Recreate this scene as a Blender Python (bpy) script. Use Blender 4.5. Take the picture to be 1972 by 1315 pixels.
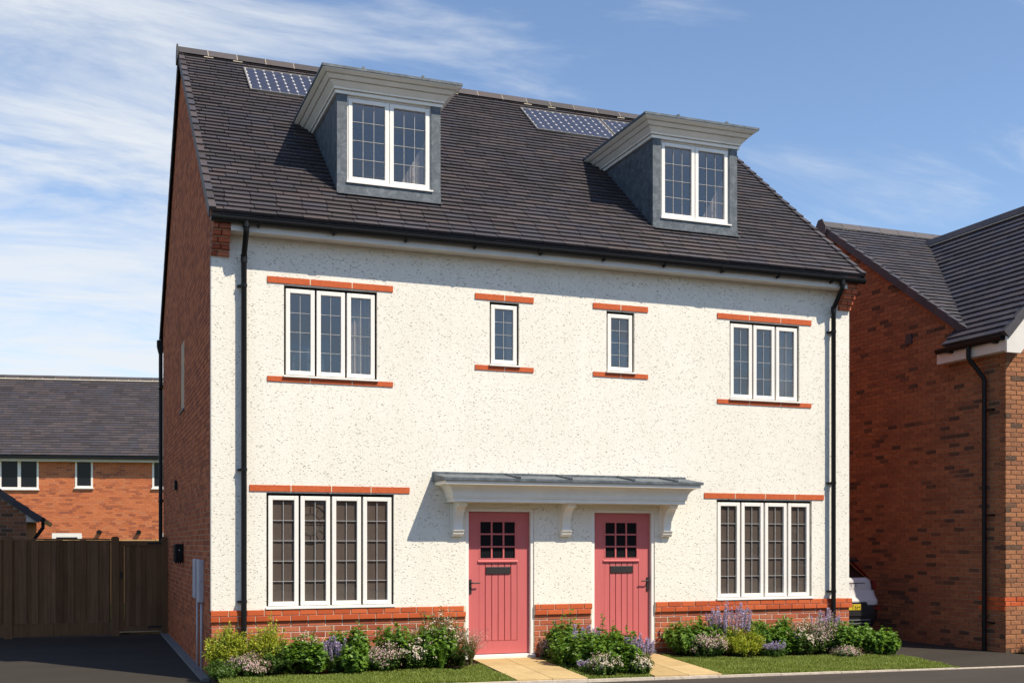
import bpy, math, random
import numpy as np
from mathutils import Matrix, Vector
R = math.radians
rng = random.Random(7)
scene = bpy.context.scene
for _o in list(bpy.data.objects):
    bpy.data.objects.remove(_o)
COL = scene.collection

# ------------------------------------------------------------------ camera
cd = bpy.data.cameras.new('camera')
cam = bpy.data.objects.new('camera', cd)
COL.objects.link(cam)
cd.sensor_width = 36.0
cd.lens = 40.0
cd.shift_y = 0.197
cd.clip_start = 0.1
cd.clip_end = 2000.0
cam.location = (-1.538, -14.83, 1.74)
cam.rotation_euler = (R(90), 0, R(-20.725))
scene.camera = cam

# ------------------------------------------------------------------ world / sun / exposure
SUN = Vector((0.66, -1.0, 1.5)).normalized()          # towards the sun
SUN_EL = math.asin(SUN.z)
SUN_AZ = math.atan2(SUN.x, SUN.y)                     # clockwise from +Y
world = bpy.data.worlds.new('World')
scene.world = world
world.use_nodes = True
wn, wl = world.node_tree.nodes, world.node_tree.links
wn.clear()


def wnode(t, **kw):
    n = wn.new(t)
    for k, v in kw.items():
        if k in n.inputs:
            n.inputs[k].default_value = v
        else:
            setattr(n, k, v)
    return n


def wmath(op, a, b=None, c=None, clamp=False):
    n = wn.new('ShaderNodeMath')
    n.operation = op
    n.use_clamp = clamp
    for i, s in enumerate((a, b, c)):
        if s is None:
            continue
        if isinstance(s, (int, float)):
            n.inputs[i].default_value = s
        else:
            wl.new(s, n.inputs[i])
    return n.outputs[0]


sky = wn.new('ShaderNodeTexSky')
sky.sky_type = 'NISHITA'
sky.sun_disc = False
sky.sun_elevation = SUN_EL
sky.sun_rotation = SUN_AZ
sky.air_density = 0.9
sky.dust_density = 0.25
sky.ozone_density = 2.2
tc = wn.new('ShaderNodeTexCoord')
sep = wn.new('ShaderNodeSeparateXYZ')
wl.new(tc.outputs['Generated'], sep.inputs[0])
den = wmath('ADD', wmath('MAXIMUM', sep.outputs[2], 0.0), 0.22)
cmb = wn.new('ShaderNodeCombineXYZ')
wl.new(wmath('DIVIDE', sep.outputs[0], den), cmb.inputs[0])
wl.new(wmath('DIVIDE', sep.outputs[1], den), cmb.inputs[1])
mp = wn.new('ShaderNodeMapping')
mp.inputs['Rotation'].default_value = (0, 0, R(-35))
mp.inputs['Scale'].default_value = (1.0, 2.6, 1.0)
wl.new(cmb.outputs[0], mp.inputs['Vector'])
nz = wnode('ShaderNodeTexNoise', Scale=1.5, Detail=9.0, Roughness=0.62, Distortion=0.55)
wl.new(mp.outputs[0], nz.inputs['Vector'])
nz2 = wnode('ShaderNodeTexNoise', Scale=0.45, Detail=3.0, Roughness=0.5)
wl.new(cmb.outputs[0], nz2.inputs['Vector'])
# a bank of high cloud in the north-west, thinning out to the east and overhead
vdot = wmath('ADD', wmath('MULTIPLY', sep.outputs[0], -0.30), wmath('MULTIPLY', sep.outputs[1], 0.954))
bank = wmath('MAXIMUM', wmath('MINIMUM', wmath('MULTIPLY_ADD', vdot, 1.25, -0.90), 0.30), -0.05)
low = wmath('MULTIPLY', wmath('SUBTRACT', 0.40, sep.outputs[2]), 0.62)
cov = wmath('ADD', wmath('ADD', bank, low), wmath('MULTIPLY', wmath('SUBTRACT', nz2.outputs[0], 0.5), 0.5))
m0 = wmath('ADD', wmath('MULTIPLY_ADD', nz.outputs[0], 1.55, -0.275), cov)
mr = wn.new('ShaderNodeMapRange')
mr.interpolation_type = 'SMOOTHSTEP'
mr.inputs['From Min'].default_value = 0.50
mr.inputs['From Max'].default_value = 1.05
wl.new(m0, mr.inputs['Value'])
mask = wmath('MULTIPLY', mr.outputs[0], 0.92)
mix = wn.new('ShaderNodeMix')
mix.data_type = 'RGBA'
wl.new(mask, mix.inputs['Factor'])
wl.new(sky.outputs[0], mix.inputs[6])
mix.inputs[7].default_value = (4.6, 4.8, 5.0, 1)
bg = wn.new('ShaderNodeBackground')
bg.inputs['Strength'].default_value = 0.15
wl.new(mix.outputs[2], bg.inputs['Color'])
wo = wn.new('ShaderNodeOutputWorld')
wl.new(bg.outputs[0], wo.inputs['Surface'])

sl = bpy.data.lights.new('sun', 'SUN')
sl.energy = 5.0
sl.angle = R(0.5)
sl.color = (1.0, 0.91, 0.76)
so = bpy.data.objects.new('sun', sl)
COL.objects.link(so)
so.location = (20, -30, 45)
so.rotation_euler = (-SUN).to_track_quat('-Z', 'Y').to_euler()

vs = scene.view_settings
vs.view_transform = 'Standard'
vs.look = 'None'
vs.exposure = 0.31
vs.gamma = 1.0
vs.use_curve_mapping = False
scene.cycles.use_denoising = True
scene.cycles.max_bounces = 8
scene.cycles.transparent_max_bounces = 12

# ------------------------------------------------------------------ materials
class NT:
    def __init__(s, name):
        s.m = bpy.data.materials.new(name)
        s.m.use_nodes = True
        s.t = s.m.node_tree
        s.n, s.l = s.t.nodes, s.t.links
        s.b = s.n['Principled BSDF']
        s.out = s.n['Material Output']

    def node(s, t, **kw):
        n = s.n.new(t)
        for k, v in kw.items():
            if k in n.inputs:
                n.inputs[k].default_value = v
            else:
                setattr(n, k, v)
        return n

    def pos(s, scale=(1, 1, 1), rot=(0, 0, 0)):
        g = s.n.new('ShaderNodeNewGeometry')
        mp = s.n.new('ShaderNodeMapping')
        mp.inputs['Scale'].default_value = scale
        mp.inputs['Rotation'].default_value = rot
        s.l.new(g.outputs['Position'], mp.inputs['Vector'])
        return mp.outputs[0]

    def noise(s, vec, scale, detail=4, rough=0.55, dist=0.0):
        n = s.node('ShaderNodeTexNoise', Scale=scale, Detail=detail, Roughness=rough, Distortion=dist)
        s.l.new(vec, n.inputs['Vector'])
        return n.outputs[0]

    def ramp(s, fac, stops, interp='LINEAR'):
        r = s.n.new('ShaderNodeValToRGB')
        r.color_ramp.interpolation = interp
        el = r.color_ramp.elements
        while len(el) > 1:
            el.remove(el[-1])
        el[0].position = stops[0][0]
        el[0].color = (*stops[0][1], 1)
        for p, c in stops[1:]:
            e = el.new(p)
            e.color = (*c, 1)
        s.l.new(fac, r.inputs[0])
        return r.outputs[0]

    def mix(s, fac, a, b, blend='MIX'):
        n = s.n.new('ShaderNodeMix')
        n.data_type = 'RGBA'
        n.blend_type = blend
        for sock, v in ((n.inputs['Factor'], fac), (n.inputs[6], a), (n.inputs[7], b)):
            if isinstance(v, (int, float)):
                sock.default_value = v
            elif isinstance(v, tuple):
                sock.default_value = (*v, 1)
            else:
                s.l.new(v, sock)
        return n.outputs[2]

    def math(s, op, a, b=None, clamp=False):
        n = s.n.new('ShaderNodeMath')
        n.operation = op
        n.use_clamp = clamp
        for i, v in enumerate((a, b)):
            if v is None:
                continue
            if isinstance(v, (int, float)):
                n.inputs[i].default_value = v
            else:
                s.l.new(v, n.inputs[i])
        return n.outputs[0]

    def bump(s, h, strength=0.5, dist=0.01):
        n = s.n.new('ShaderNodeBump')
        n.inputs['Strength'].default_value = strength
        n.inputs['Distance'].default_value = dist
        s.l.new(h, n.inputs['Height'])
        s.l.new(n.outputs[0], s.b.inputs['Normal'])

    def col(s, c):
        if isinstance(c, tuple):
            s.b.inputs['Base Color'].default_value = (*c, 1)
        else:
            s.l.new(c, s.b.inputs['Base Color'])

    def rough(s, v, spec=None):
        s.b.inputs['Roughness'].default_value = v
        if spec is not None:
            s.b.inputs['Specular IOR Level'].default_value = spec

    def rnd(s):
        a = s.n.new('ShaderNodeObjectInfo').outputs['Random']
        b = s.n.new('ShaderNodeNewGeometry').outputs['Random Per Island']
        return s.math('FRACT', s.math('ADD', a, b))


M = {}


def mat(key):
    def deco(f):
        t = NT(key)
        f(t)
        M[key] = t.m
        return f
    return deco


def lerp(c, k):
    return tuple(x * k for x in c)


def plain(key, c, rough=0.5, spec=0.5, var=0.12, vscale=6.0, bump=0.0, bscale=60.0, metal=0.0):
    t = NT(key)
    p = t.pos()
    f = t.noise(p, vscale, 5, 0.6)
    t.col(t.ramp(f, [(0.3, lerp(c, 1 - var)), (0.7, lerp(c, 1 + var))]))
    t.rough(rough, spec)
    t.b.inputs['Metallic'].default_value = metal
    if bump:
        t.bump(t.noise(p, bscale, 4, 0.6), bump, 0.004)
    M[key] = t.m


def brickmat(key, stops, bump=0.35, bscale=45, rough=0.85, fine=0.25):
    t = NT(key)
    c = t.ramp(t.rnd(), stops, 'LINEAR')
    p = t.pos()
    f = t.noise(p, bscale, 5, 0.65)
    c2 = t.mix(fine, c, t.ramp(f, [(0.25, (0.25, 0.22, 0.2)), (0.75, (1.5, 1.45, 1.4))]), 'MULTIPLY')
    t.col(c2)
    t.rough(rough, 0.2)
    t.bump(f, bump, 0.012)
    M[key] = t.m


def build_materials():
    # roughcast render: cream, flecked with small dashed pits
    t = NT('roughcast')
    p = t.pos((1, 1, 1.35), (0, R(35), 0))
    def specks(scale, rot, keep, r0, r1):
        v = t.node('ShaderNodeTexVoronoi', Scale=1.0, Randomness=1.0)
        v.feature = 'F1'
        wob = t.noise(t.pos(), 9.0, 2, 0.5)
        sc = t.n.new('ShaderNodeVectorMath')
        sc.operation = 'ADD'
        t.l.new(t.pos(scale, rot), sc.inputs[0])
        t.l.new(wob, sc.inputs[1])
        t.l.new(sc.outputs[0], v.inputs['Vector'])
        sp = t.n.new('ShaderNodeSeparateColor')
        t.l.new(v.outputs['Color'], sp.inputs[0])
        on = t.math('GREATER_THAN', sp.outputs[0], keep)
        size = t.math('ADD', t.math('MULTIPLY', sp.outputs[1], r1 - r0), r0)
        hole = t.math('SUBTRACT', 1.0, t.math('DIVIDE', v.outputs['Distance'], size), True)
        return t.math('MULTIPLY', t.math('MINIMUM', t.math('MULTIPLY', hole, 2.2), 1.0), on)
    a1 = specks((19, 19, 44), (0, R(-24), 0), 0.52, 0.12, 0.34)
    a2 = specks((38, 38, 78), (0, R(-20), 0), 0.50, 0.12, 0.32)
    fine = t.noise(p, 70, 3, 0.6)
    mid = t.noise(p, 30, 3, 0.6)
    gr = t.math('MULTIPLY', t.math('ADD', fine, mid), 0.15)
    h = t.math('SUBTRACT', gr, t.math('ADD', a1, t.math('MULTIPLY', a2, 0.6)))
    big = t.noise(t.pos(), 0.7, 4, 0.6)
    streak = t.noise(t.pos((5, 1, 0.35)), 1.0, 4, 0.6)
    base = t.ramp(big, [(0.3, (0.765, 0.725, 0.635)), (0.7, (0.82, 0.78, 0.69))])
    t.col(t.mix(0.18, base, t.ramp(streak, [(0.3, (0.8, 0.78, 0.74)), (0.65, (1, 1, 1))]), 'MULTIPLY'))
    t.rough(0.95, 0.15)
    t.bump(h, 1.0, 0.024)
    M['roughcast'] = t.m

    brickmat('brick_band', [(0, (0.40, 0.075, 0.024)), (0.5, (0.50, 0.10, 0.032)), (1, (0.56, 0.125, 0.04))], 0.2, 60, 0.8, 0.2)
    brickmat('brick_plinth', [(0, (0.28, 0.07, 0.034)), (0.25, (0.39, 0.105, 0.05)), (0.6, (0.50, 0.14, 0.066)), (0.85, (0.44, 0.16, 0.085)), (1, (0.30, 0.09, 0.05))], 0.4, 40, 0.85, 0.35)
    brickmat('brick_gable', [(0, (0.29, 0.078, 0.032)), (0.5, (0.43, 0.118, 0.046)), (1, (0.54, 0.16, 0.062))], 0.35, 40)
    brickmat('brick_brown', [(0, (0.10, 0.062, 0.042)), (0.06, (0.13, 0.075, 0.048)), (0.13, (0.25, 0.11, 0.058)), (0.5, (0.31, 0.137, 0.068)), (0.8, (0.37, 0.165, 0.078)), (1, (0.29, 0.118, 0.058))], 0.8, 28, 0.9, 0.45)
    brickmat('brick_orange', [(0, (0.32, 0.095, 0.05)), (0.12, (0.40, 0.115, 0.05)), (0.3, (0.52, 0.15, 0.055)), (0.8, (0.60, 0.185, 0.07)), (1, (0.54, 0.19, 0.085))], 0.3, 30)
    plain('lintel_tile', (0.50, 0.105, 0.035), 0.8, 0.2, 0.14, 30, 0.25, 70)
    plain('mortar', (0.60, 0.52, 0.42), 0.95, 0.1, 0.15, 9, 0.5, 90)
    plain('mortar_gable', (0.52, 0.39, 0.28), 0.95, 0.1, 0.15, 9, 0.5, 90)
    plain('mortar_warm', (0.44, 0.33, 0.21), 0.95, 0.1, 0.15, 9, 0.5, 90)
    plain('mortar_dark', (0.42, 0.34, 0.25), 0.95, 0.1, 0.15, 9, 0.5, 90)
    plain('mortar_white', (0.66, 0.58, 0.44), 0.95, 0.1, 0.12, 9, 0.4, 90)

    for key, c, v in (('tile_purple', (0.060, 0.051, 0.053), 0.5), ('tile_slate', (0.064, 0.059, 0.066), 0.36)):
        t = NT(key)
        r = t.rnd()
        base = t.ramp(r, [(0, lerp(c, 1 - v * 0.55)), (0.3, lerp(c, 0.92)), (0.55, (c[0] * 0.9, c[1] * 0.98, c[2] * 1.15)), (0.8, (c[0] * 1.18, c[1] * 1.08, c[2] * 1.02)), (1, lerp(c, 1 + v * 0.5))])
        p = t.pos()
        f = t.noise(p, 18, 6, 0.65)
        g = t.noise(t.pos((1, 1, 1)), 0.9, 4, 0.6)
        c2 = t.mix(0.5, base, t.ramp(f, [(0.2, (0.55, 0.55, 0.57)), (0.8, (1.45, 1.42, 1.38))]), 'MULTIPLY')
        c3 = t.mix(0.5, c2, t.ramp(g, [(0.25, (0.75, 0.74, 0.74)), (0.75, (1.25, 1.22, 1.18))]), 'MULTIPLY')
        t.col(c3)
        t.rough(0.62, 0.35)
        t.bump(f, 0.35, 0.006)
        M[key] = t.m
    plain('white_frame', (0.80, 0.76, 0.70), 0.35, 0.4, 0.03, 3)
    plain('cornice_paint', (0.84, 0.79, 0.70), 0.45, 0.35, 0.05, 4, 0.1, 40)
    plain('soffit_white', (0.66, 0.62, 0.56), 0.5, 0.3, 0.06, 3)
    plain('black_plastic', (0.007, 0.007, 0.0075), 0.45, 0.25, 0.1)
    plain('frame_shade_black', (0.006, 0.006, 0.006), 0.6, 0.2, 0.1)  # outer window frames and mullions: shadow round the white casements painted as near-black
    plain('black_iron', (0.02, 0.018, 0.017), 0.55, 0.4, 0.2, 40, 0.3, 120)
    plain('grey_box', (0.50, 0.49, 0.52), 0.5, 0.4, 0.05)
    plain('lead_came', (0.38, 0.375, 0.37), 0.5, 0.4, 0.15, 20)
    plain('bead_grey', (0.30, 0.30, 0.31), 0.6, 0.3, 0.1)
    t = NT('lead_sheet')
    f = t.noise(t.pos(), 9, 8, 0.7, 0.8)
    g = t.noise(t.pos((3, 3, 1.2)), 3.0, 5, 0.65, 0.3)
    c = t.ramp(f, [(0.28, (0.042, 0.054, 0.064)), (0.5, (0.088, 0.105, 0.12)), (0.70, (0.175, 0.195, 0.21))])
    t.col(t.mix(0.5, c, t.ramp(g, [(0.3, (0.7, 0.72, 0.75)), (0.7, (1.25, 1.22, 1.2))]), 'MULTIPLY'))
    t.rough(0.55, 0.4)
    t.bump(f, 0.25, 0.006)
    M['lead_sheet'] = t.m
    # painted timber-effect door, fine vertical grain
    t = NT('door_coral')
    f = t.noise(t.pos((70, 70, 2.5)), 1.0, 5, 0.6)
    t.col(t.ramp(f, [(0.3, (0.49, 0.115, 0.115)), (0.7, (0.54, 0.135, 0.13))]))
    t.rough(0.42, 0.4)
    t.bump(f, 0.12, 0.004)
    M['door_coral'] = t.m
    # clear window glass: transparent with a fresnel reflection
    for key, tint, ior in (('glass', (0.72, 0.72, 0.71), 0.115), ('glass_dark', (0.10, 0.105, 0.11), 0.06)):
        t = NT(key)
        t.n.remove(t.b)
        lw_ = t.node('ShaderNodeLayerWeight', Blend=0.5)
        fac = t.math('ADD', t.math('MULTIPLY', t.math('POWER', lw_.outputs['Facing'], 5.0), 1.0 - ior), ior, True)
        tr = t.node('ShaderNodeBsdfTransparent')
        tr.inputs['Color'].default_value = (*tint, 1)
        gl = t.node('ShaderNodeBsdfGlossy', Roughness=0.015)
        gl.inputs['Color'].default_value = (1, 1, 1, 1)
        bm = t.node('ShaderNodeBump', Strength=0.05, Distance=0.01)
        t.l.new(t.noise(t.pos(), 5.0, 2, 0.5), bm.inputs['Height'])
        t.l.new(bm.outputs[0], gl.inputs['Normal'])
        ms = t.node('ShaderNodeMixShader')
        t.l.new(fac, ms.inputs[0])
        t.l.new(tr.outputs[0], ms.inputs[1])
        t.l.new(gl.outputs[0], ms.inputs[2])
        t.l.new(ms.outputs[0], t.out.inputs['Surface'])
        M[key] = t.m
    plain('door_glass', (0.011, 0.012, 0.014), 0.12, 0.12, 0.05)
    plain('far_glass', (0.012, 0.013, 0.016), 0.1, 0.15, 0.05)
    plain('curtain', (0.48, 0.42, 0.37), 0.9, 0.1, 0.06, 3)
    plain('interior_wall', (0.42, 0.35, 0.29), 0.9, 0.1, 0.06, 1.5)
    plain('interior_ceiling', (0.72, 0.62, 0.54), 0.9, 0.1, 0.05, 1.5)
    plain('interior_floor', (0.36, 0.27, 0.20), 0.7, 0.3, 0.15, 4)
    plain('blind_fabric', (0.205, 0.162, 0.138), 0.9, 0.1, 0.08, 3)
    plain('disc_blue', (0.03, 0.06, 0.09), 0.4, 0.4, 0.1)
    plain('solar_cell', (0.038, 0.038, 0.056), 0.2, 0.5, 0.12, 8)
    plain('solar_back', (0.62, 0.60, 0.58), 0.35, 0.4, 0.04)
    plain('aluminium', (0.20, 0.18, 0.16), 0.4, 0.4, 0.06)
    # timber
    t = NT('fence_wood')
    r = t.rnd()
    g = t.noise(t.pos((38, 38, 1.6)), 1.0, 6, 0.65, 0.3)
    b = t.noise(t.pos((2.5, 2.5, 0.8)), 1.0, 5, 0.7)
    c = t.ramp(r, [(0, (0.12, 0.060, 0.027)), (0.5, (0.165, 0.088, 0.042)), (1, (0.21, 0.118, 0.062))])
    c = t.mix(0.7, c, t.ramp(g, [(0.25, (0.5, 0.48, 0.46)), (0.75, (1.35, 1.3, 1.25))]), 'MULTIPLY')
    t.col(t.mix(0.6, c, t.ramp(b, [(0.3, (0.7, 0.7, 0.7)), (0.7, (1.25, 1.22, 1.2))]), 'MULTIPLY'))
    t.rough(0.8, 0.2)
    t.bump(g, 0.4, 0.004)
    M['fence_wood'] = t.m
    plain('new_wood', (0.44, 0.28, 0.12), 0.75, 0.2, 0.2, 12, 0.3, 40)
    # tarmac
    for key, c in (('tarmac_road', (0.060, 0.051, 0.043)), ('tarmac_drive', (0.046, 0.039, 0.031))):
        t = NT(key)
        p = t.pos()
        f = t.noise(p, 130, 3, 0.7)
        g = t.noise(t.pos((0.25, 1.0, 1.0)), 1.3, 5, 0.65)
        a = t.ramp(f, [(0.3, lerp(c, 0.6)), (0.55, c), (0.75, lerp(c, 1.9))])
        t.col(t.mix(0.6, a, t.ramp(g, [(0.3, (0.72, 0.72, 0.72)), (0.7, (1.3, 1.3, 1.3))]), 'MULTIPLY'))
        t.rough(0.9, 0.2)
        t.bump(f, 0.6, 0.006)
        M[key] = t.m
    plain('concrete_edging', (0.55, 0.47, 0.38), 0.9, 0.2, 0.2, 14, 0.4, 80)
    plain('concrete_grey', (0.20, 0.19, 0.18), 0.9, 0.2, 0.2, 14, 0.4, 80)
    t = NT('paving_buff')
    p = t.pos()
    f = t.noise(p, 60, 5, 0.7)
    g = t.noise(p, 5, 4, 0.6)
    r = t.rnd()
    c = t.ramp(r, [(0, (0.46, 0.33, 0.155)), (1, (0.54, 0.40, 0.20))])
    c = t.mix(0.55, c, t.ramp(f, [(0.3, (0.65, 0.62, 0.58)), (0.7, (1.2, 1.2, 1.2))]), 'MULTIPLY')
    t.col(t.mix(0.45, c, t.ramp(g, [(0.3, (0.72, 0.7, 0.66)), (0.7, (1.15, 1.15, 1.15))]), 'MULTIPLY'))
    t.rough(0.9, 0.2)
    t.bump(f, 0.4, 0.004)
    M['paving_buff'] = t.m
    plain('soil', (0.045, 0.03, 0.02), 0.95, 0.1, 0.4, 25, 0.8, 50)
    plain('ground_grass', (0.09, 0.11, 0.03), 0.95, 0.1, 0.35, 3, 0.5, 60)

    def leafmat(key, stops, trans=0.35, rough=0.45):
        t = NT(key)
        c = t.ramp(t.rnd(), stops)
        t.n.remove(t.b)
        d = t.node('ShaderNodeBsdfPrincipled', Roughness=rough)
        d.inputs['Specular IOR Level'].default_value = 0.3
        t.l.new(c, d.inputs['Base Color'])
        tr = t.node('ShaderNodeBsdfTranslucent')
        t.l.new(t.mix(1.0, c, (1.3, 1.25, 0.6), 'MULTIPLY'), tr.inputs['Color'])
        ms = t.node('ShaderNodeMixShader')
        ms.inputs[0].default_value = trans
        t.l.new(d.outputs[0], ms.inputs[1])
        t.l.new(tr.outputs[0], ms.inputs[2])
        t.l.new(ms.outputs[0], t.out.inputs['Surface'])
        M[key] = t.m
    leafmat('leaf_green', [(0, (0.07, 0.15, 0.02)), (0.5, (0.125, 0.24, 0.03)), (1, (0.20, 0.32, 0.045))])
    leafmat('leaf_deep', [(0, (0.05, 0.105, 0.02)), (0.5, (0.09, 0.17, 0.03)), (1, (0.15, 0.235, 0.045))])
    leafmat('leaf_lime', [(0, (0.20, 0.28, 0.03)), (0.5, (0.36, 0.42, 0.045)), (1, (0.56, 0.52, 0.055))])
    leafmat('leaf_fern', [(0, (0.03, 0.065, 0.02)), (1, (0.075, 0.125, 0.03))])
    leafmat('leaf_straw', [(0, (0.12, 0.13, 0.035)), (1, (0.26, 0.24, 0.09))])
    leafmat('grass_blade', [(0, (0.13, 0.18, 0.028)), (0.5, (0.20, 0.255, 0.042)), (1, (0.29, 0.33, 0.075))], 0.3, 0.5)
    leafmat('petal_pink', [(0, (0.46, 0.27, 0.28)), (0.5, (0.58, 0.40, 0.38)), (1, (0.70, 0.55, 0.50))], 0.25, 0.6)
    leafmat('petal_white', [(0, (0.60, 0.46, 0.40)), (0.5, (0.72, 0.60, 0.50)), (1, (0.80, 0.72, 0.62))], 0.25, 0.6)
    leafmat('petal_purple', [(0, (0.33, 0.26, 0.48)), (0.5, (0.44, 0.37, 0.58)), (1, (0.55, 0.49, 0.68))], 0.25, 0.6)
    leafmat('petal_dusk', [(0, (0.30, 0.14, 0.14)), (1, (0.50, 0.32, 0.28))], 0.25, 0.6)
    plain('plant_stem', (0.07, 0.085, 0.03), 0.7, 0.2, 0.2, 20)
    # car
    t = NT('car_white')
    t.col((0.62, 0.58, 0.56))
    t.rough(0.28, 0.5)
    t.b.inputs['Coat Weight'].default_value = 0.6
    t.b.inputs['Coat Roughness'].default_value = 0.05
    M['car_white'] = t.m
    plain('car_trim', (0.02, 0.019, 0.019), 0.45, 0.4, 0.1)
    plain('car_glass', (0.010, 0.009, 0.009), 0.06, 0.5, 0.05)
    plain('car_lamp', (0.16, 0.012, 0.010), 0.15, 0.5, 0.1)
    plain('tyre', (0.014, 0.014, 0.014), 0.85, 0.2, 0.1)
    plain('plate_yellow', (0.62, 0.46, 0.03), 0.4, 0.4, 0.05)
    plain('plate_black', (0.01, 0.01, 0.01), 0.5, 0.3, 0.05)
    plain('badge_grey', (0.16, 0.16, 0.17), 0.3, 0.5, 0.05)
    plain('vent_purple', (0.045, 0.035, 0.045), 0.5, 0.4, 0.1)


build_materials()

# ------------------------------------------------------------------ mesh building
W = {}


class MB:
    """collects faces that become one mesh object"""

    def __init__(s):
        s.v, s.f = [], []

    def face(s, *pts):
        i = len(s.v)
        s.v.extend([tuple(p) for p in pts])
        s.f.append(tuple(range(i, i + len(pts))))
        return s

    def raw(s, vs_, fs_):
        i = len(s.v)
        s.v.extend([tuple(p) for p in vs_])
        s.f.extend([tuple(k + i for k in f) for f in fs_])
        return s

    def box(s, a, b):
        x0, y0, z0 = a
        x1, y1, z1 = b
        vs_ = [(x0, y0, z0), (x1, y0, z0), (x1, y1, z0), (x0, y1, z0), (x0, y0, z1), (x1, y0, z1), (x1, y1, z1), (x0, y1, z1)]
        return s.raw(vs_, [(0, 3, 2, 1), (4, 5, 6, 7), (0, 1, 5, 4), (1, 2, 6, 5), (2, 3, 7, 6), (3, 0, 4, 7)])

    def prism(s, poly, axis, a, b):
        """polygon extruded along an axis; poly holds the two other coordinates in x,y,z order"""
        def P(p, t):
            if axis == 0:
                return (t, p[0], p[1])
            if axis == 1:
                return (p[0], t, p[1])
            return (p[0], p[1], t)
        n = len(poly)
        vs_ = [P(p, a) for p in poly] + [P(p, b) for p in poly]
        fs_ = [tuple(range(n)), tuple(range(2 * n - 1, n - 1, -1))]
        fs_ += [(i, i + n, (i + 1) % n + n, (i + 1) % n) for i in range(n)]
        return s.raw(vs_, fs_)

    def tube(s, pts, r, seg=12, cap=True):
        pts = [Vector(p) for p in pts]
        rs = r if isinstance(r, (list, tuple)) else [r] * len(pts)
        rings = []
        up = None
        for i, p in enumerate(pts):
            d = (pts[min(i + 1, len(pts) - 1)] - pts[max(i - 1, 0)]).normalized()
            if up is None:
                up = Vector((0, 0, 1)) if abs(d.z) < 0.9 else Vector((0, 1, 0))
            x = d.cross(up).normalized()
            y = x.cross(d).normalized()
            up = y
            rings.append([p + (x * math.cos(2 * math.pi * k / seg) + y * math.sin(2 * math.pi * k / seg)) * rs[i] for k in range(seg)])
        vs_ = [q for ring in rings for q in ring]
        fs_ = []
        for i in range(len(rings) - 1):
            for k in range(seg):
                a, b = i * seg + k, i * seg + (k + 1) % seg
                fs_.append((a, b, b + seg, a + seg))
        if cap:
            fs_.append(tuple(range(seg - 1, -1, -1)))
            fs_.append(tuple(range((len(rings) - 1) * seg, len(rings) * seg)))
        return s.raw(vs_, fs_)

    def disc(s, c, nrm, r, h, seg=20):
        n = Vector(nrm).normalized()
        return s.tube([Vector(c), Vector(c) + n * h], r, seg)

    def mesh(s, name, material, smooth=False):
        me = bpy.data.meshes.new(name)
        me.from_pydata(s.v, [], s.f)
        if material:
            me.materials.append(M[material] if isinstance(material, str) else material)
        if smooth:
            me.shade_auto = None if False else None
            me.polygons.foreach_set('use_smooth', [True] * len(me.polygons))
        me.update()
        return me


def link(name, me, parent=None, world=None, **props):
    o = bpy.data.objects.new(name, me)
    COL.objects.link(o)
    w = world if world is not None else Matrix.Identity(4)
    if parent is not None:
        o.parent = parent
        o.matrix_parent_inverse = W[parent].inverted()
    o.matrix_basis = w
    W[o] = w.copy()
    for k, v in props.items():
        o[k] = v
    return o


class _Mesh:
    pass


def obj(name, mb, material, parent=None, smooth=False, frame=None, bevel=0.0, auto=None, **props):
    me = bpy.data.meshes.new(name)
    me.from_pydata(mb.v, [], mb.f)
    me.materials.append(M[material])
    if smooth:
        me.polygons.foreach_set('use_smooth', [True] * len(me.polygons))
        if auto:
            try:
                me.set_sharp_from_angle(angle=R(auto))
            except Exception:
                pass
    me.update()
    o = link(name, me, parent, frame, **props)
    if bevel:
        md = o.modifiers.new('bevel', 'BEVEL')
        md.width = bevel
        md.segments = 2
        md.limit_method = 'ANGLE'
    return o


def thing(name, label, cat, loc=(0, 0, 0), rotz=0.0, group=None):
    w = Matrix.Translation(loc) @ Matrix.Rotation(rotz, 4, 'Z')
    o = link(name, None, None, w)
    o.empty_display_size = 0.2
    o['label'] = label
    o['category'] = cat
    if group:
        o['group'] = group
    return o


_unit = {}


def unit_mesh(key, material, maker):
    k = (key, material)
    if k not in _unit:
        mb = MB()
        maker(mb)
        me = bpy.data.meshes.new(key)
        me.from_pydata(mb.v, [], mb.f)
        me.materials.append(M[material])
        me.update()
        _unit[k] = me
    return _unit[k]


def ubox(mb):
    mb.box((0, 0, 0), (1, 1, 1))


def uchamfer(mb):
    """unit brick: front face (y=0) with small chamfers"""
    e = (0.02, 0.06)
    f = [(e[0], 0, e[1]), (1 - e[0], 0, e[1]), (1 - e[0], 0, 1 - e[1]), (e[0], 0, 1 - e[1])]
    m = [(0, 0.12, 0), (1, 0.12, 0), (1, 0.12, 1), (0, 0.12, 1)]
    b = [(0, 1, 0), (1, 1, 0), (1, 1, 1), (0, 1, 1)]
    vs_ = f + m + b
    fs_ = [(0, 1, 2, 3)]
    for o in (0, 4):
        for i in range(4):
            j = (i + 1) % 4
            fs_.append((o + i, o + 4 + i, o + 4 + j, o + j))
    mb.raw(vs_, fs_)


def ub(name, a, b, material, parent, frame=None, key='unit_block', maker=ubox):
    """a box between two corners as an object that shares one unit mesh"""
    me = unit_mesh(key, material, maker)
    w = Matrix.Translation(a) @ Matrix.Diagonal((b[0] - a[0], b[1] - a[1], b[2] - a[2], 1))
    if frame is not None:
        w = frame @ w
    return link(name, me, parent, w)


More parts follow.
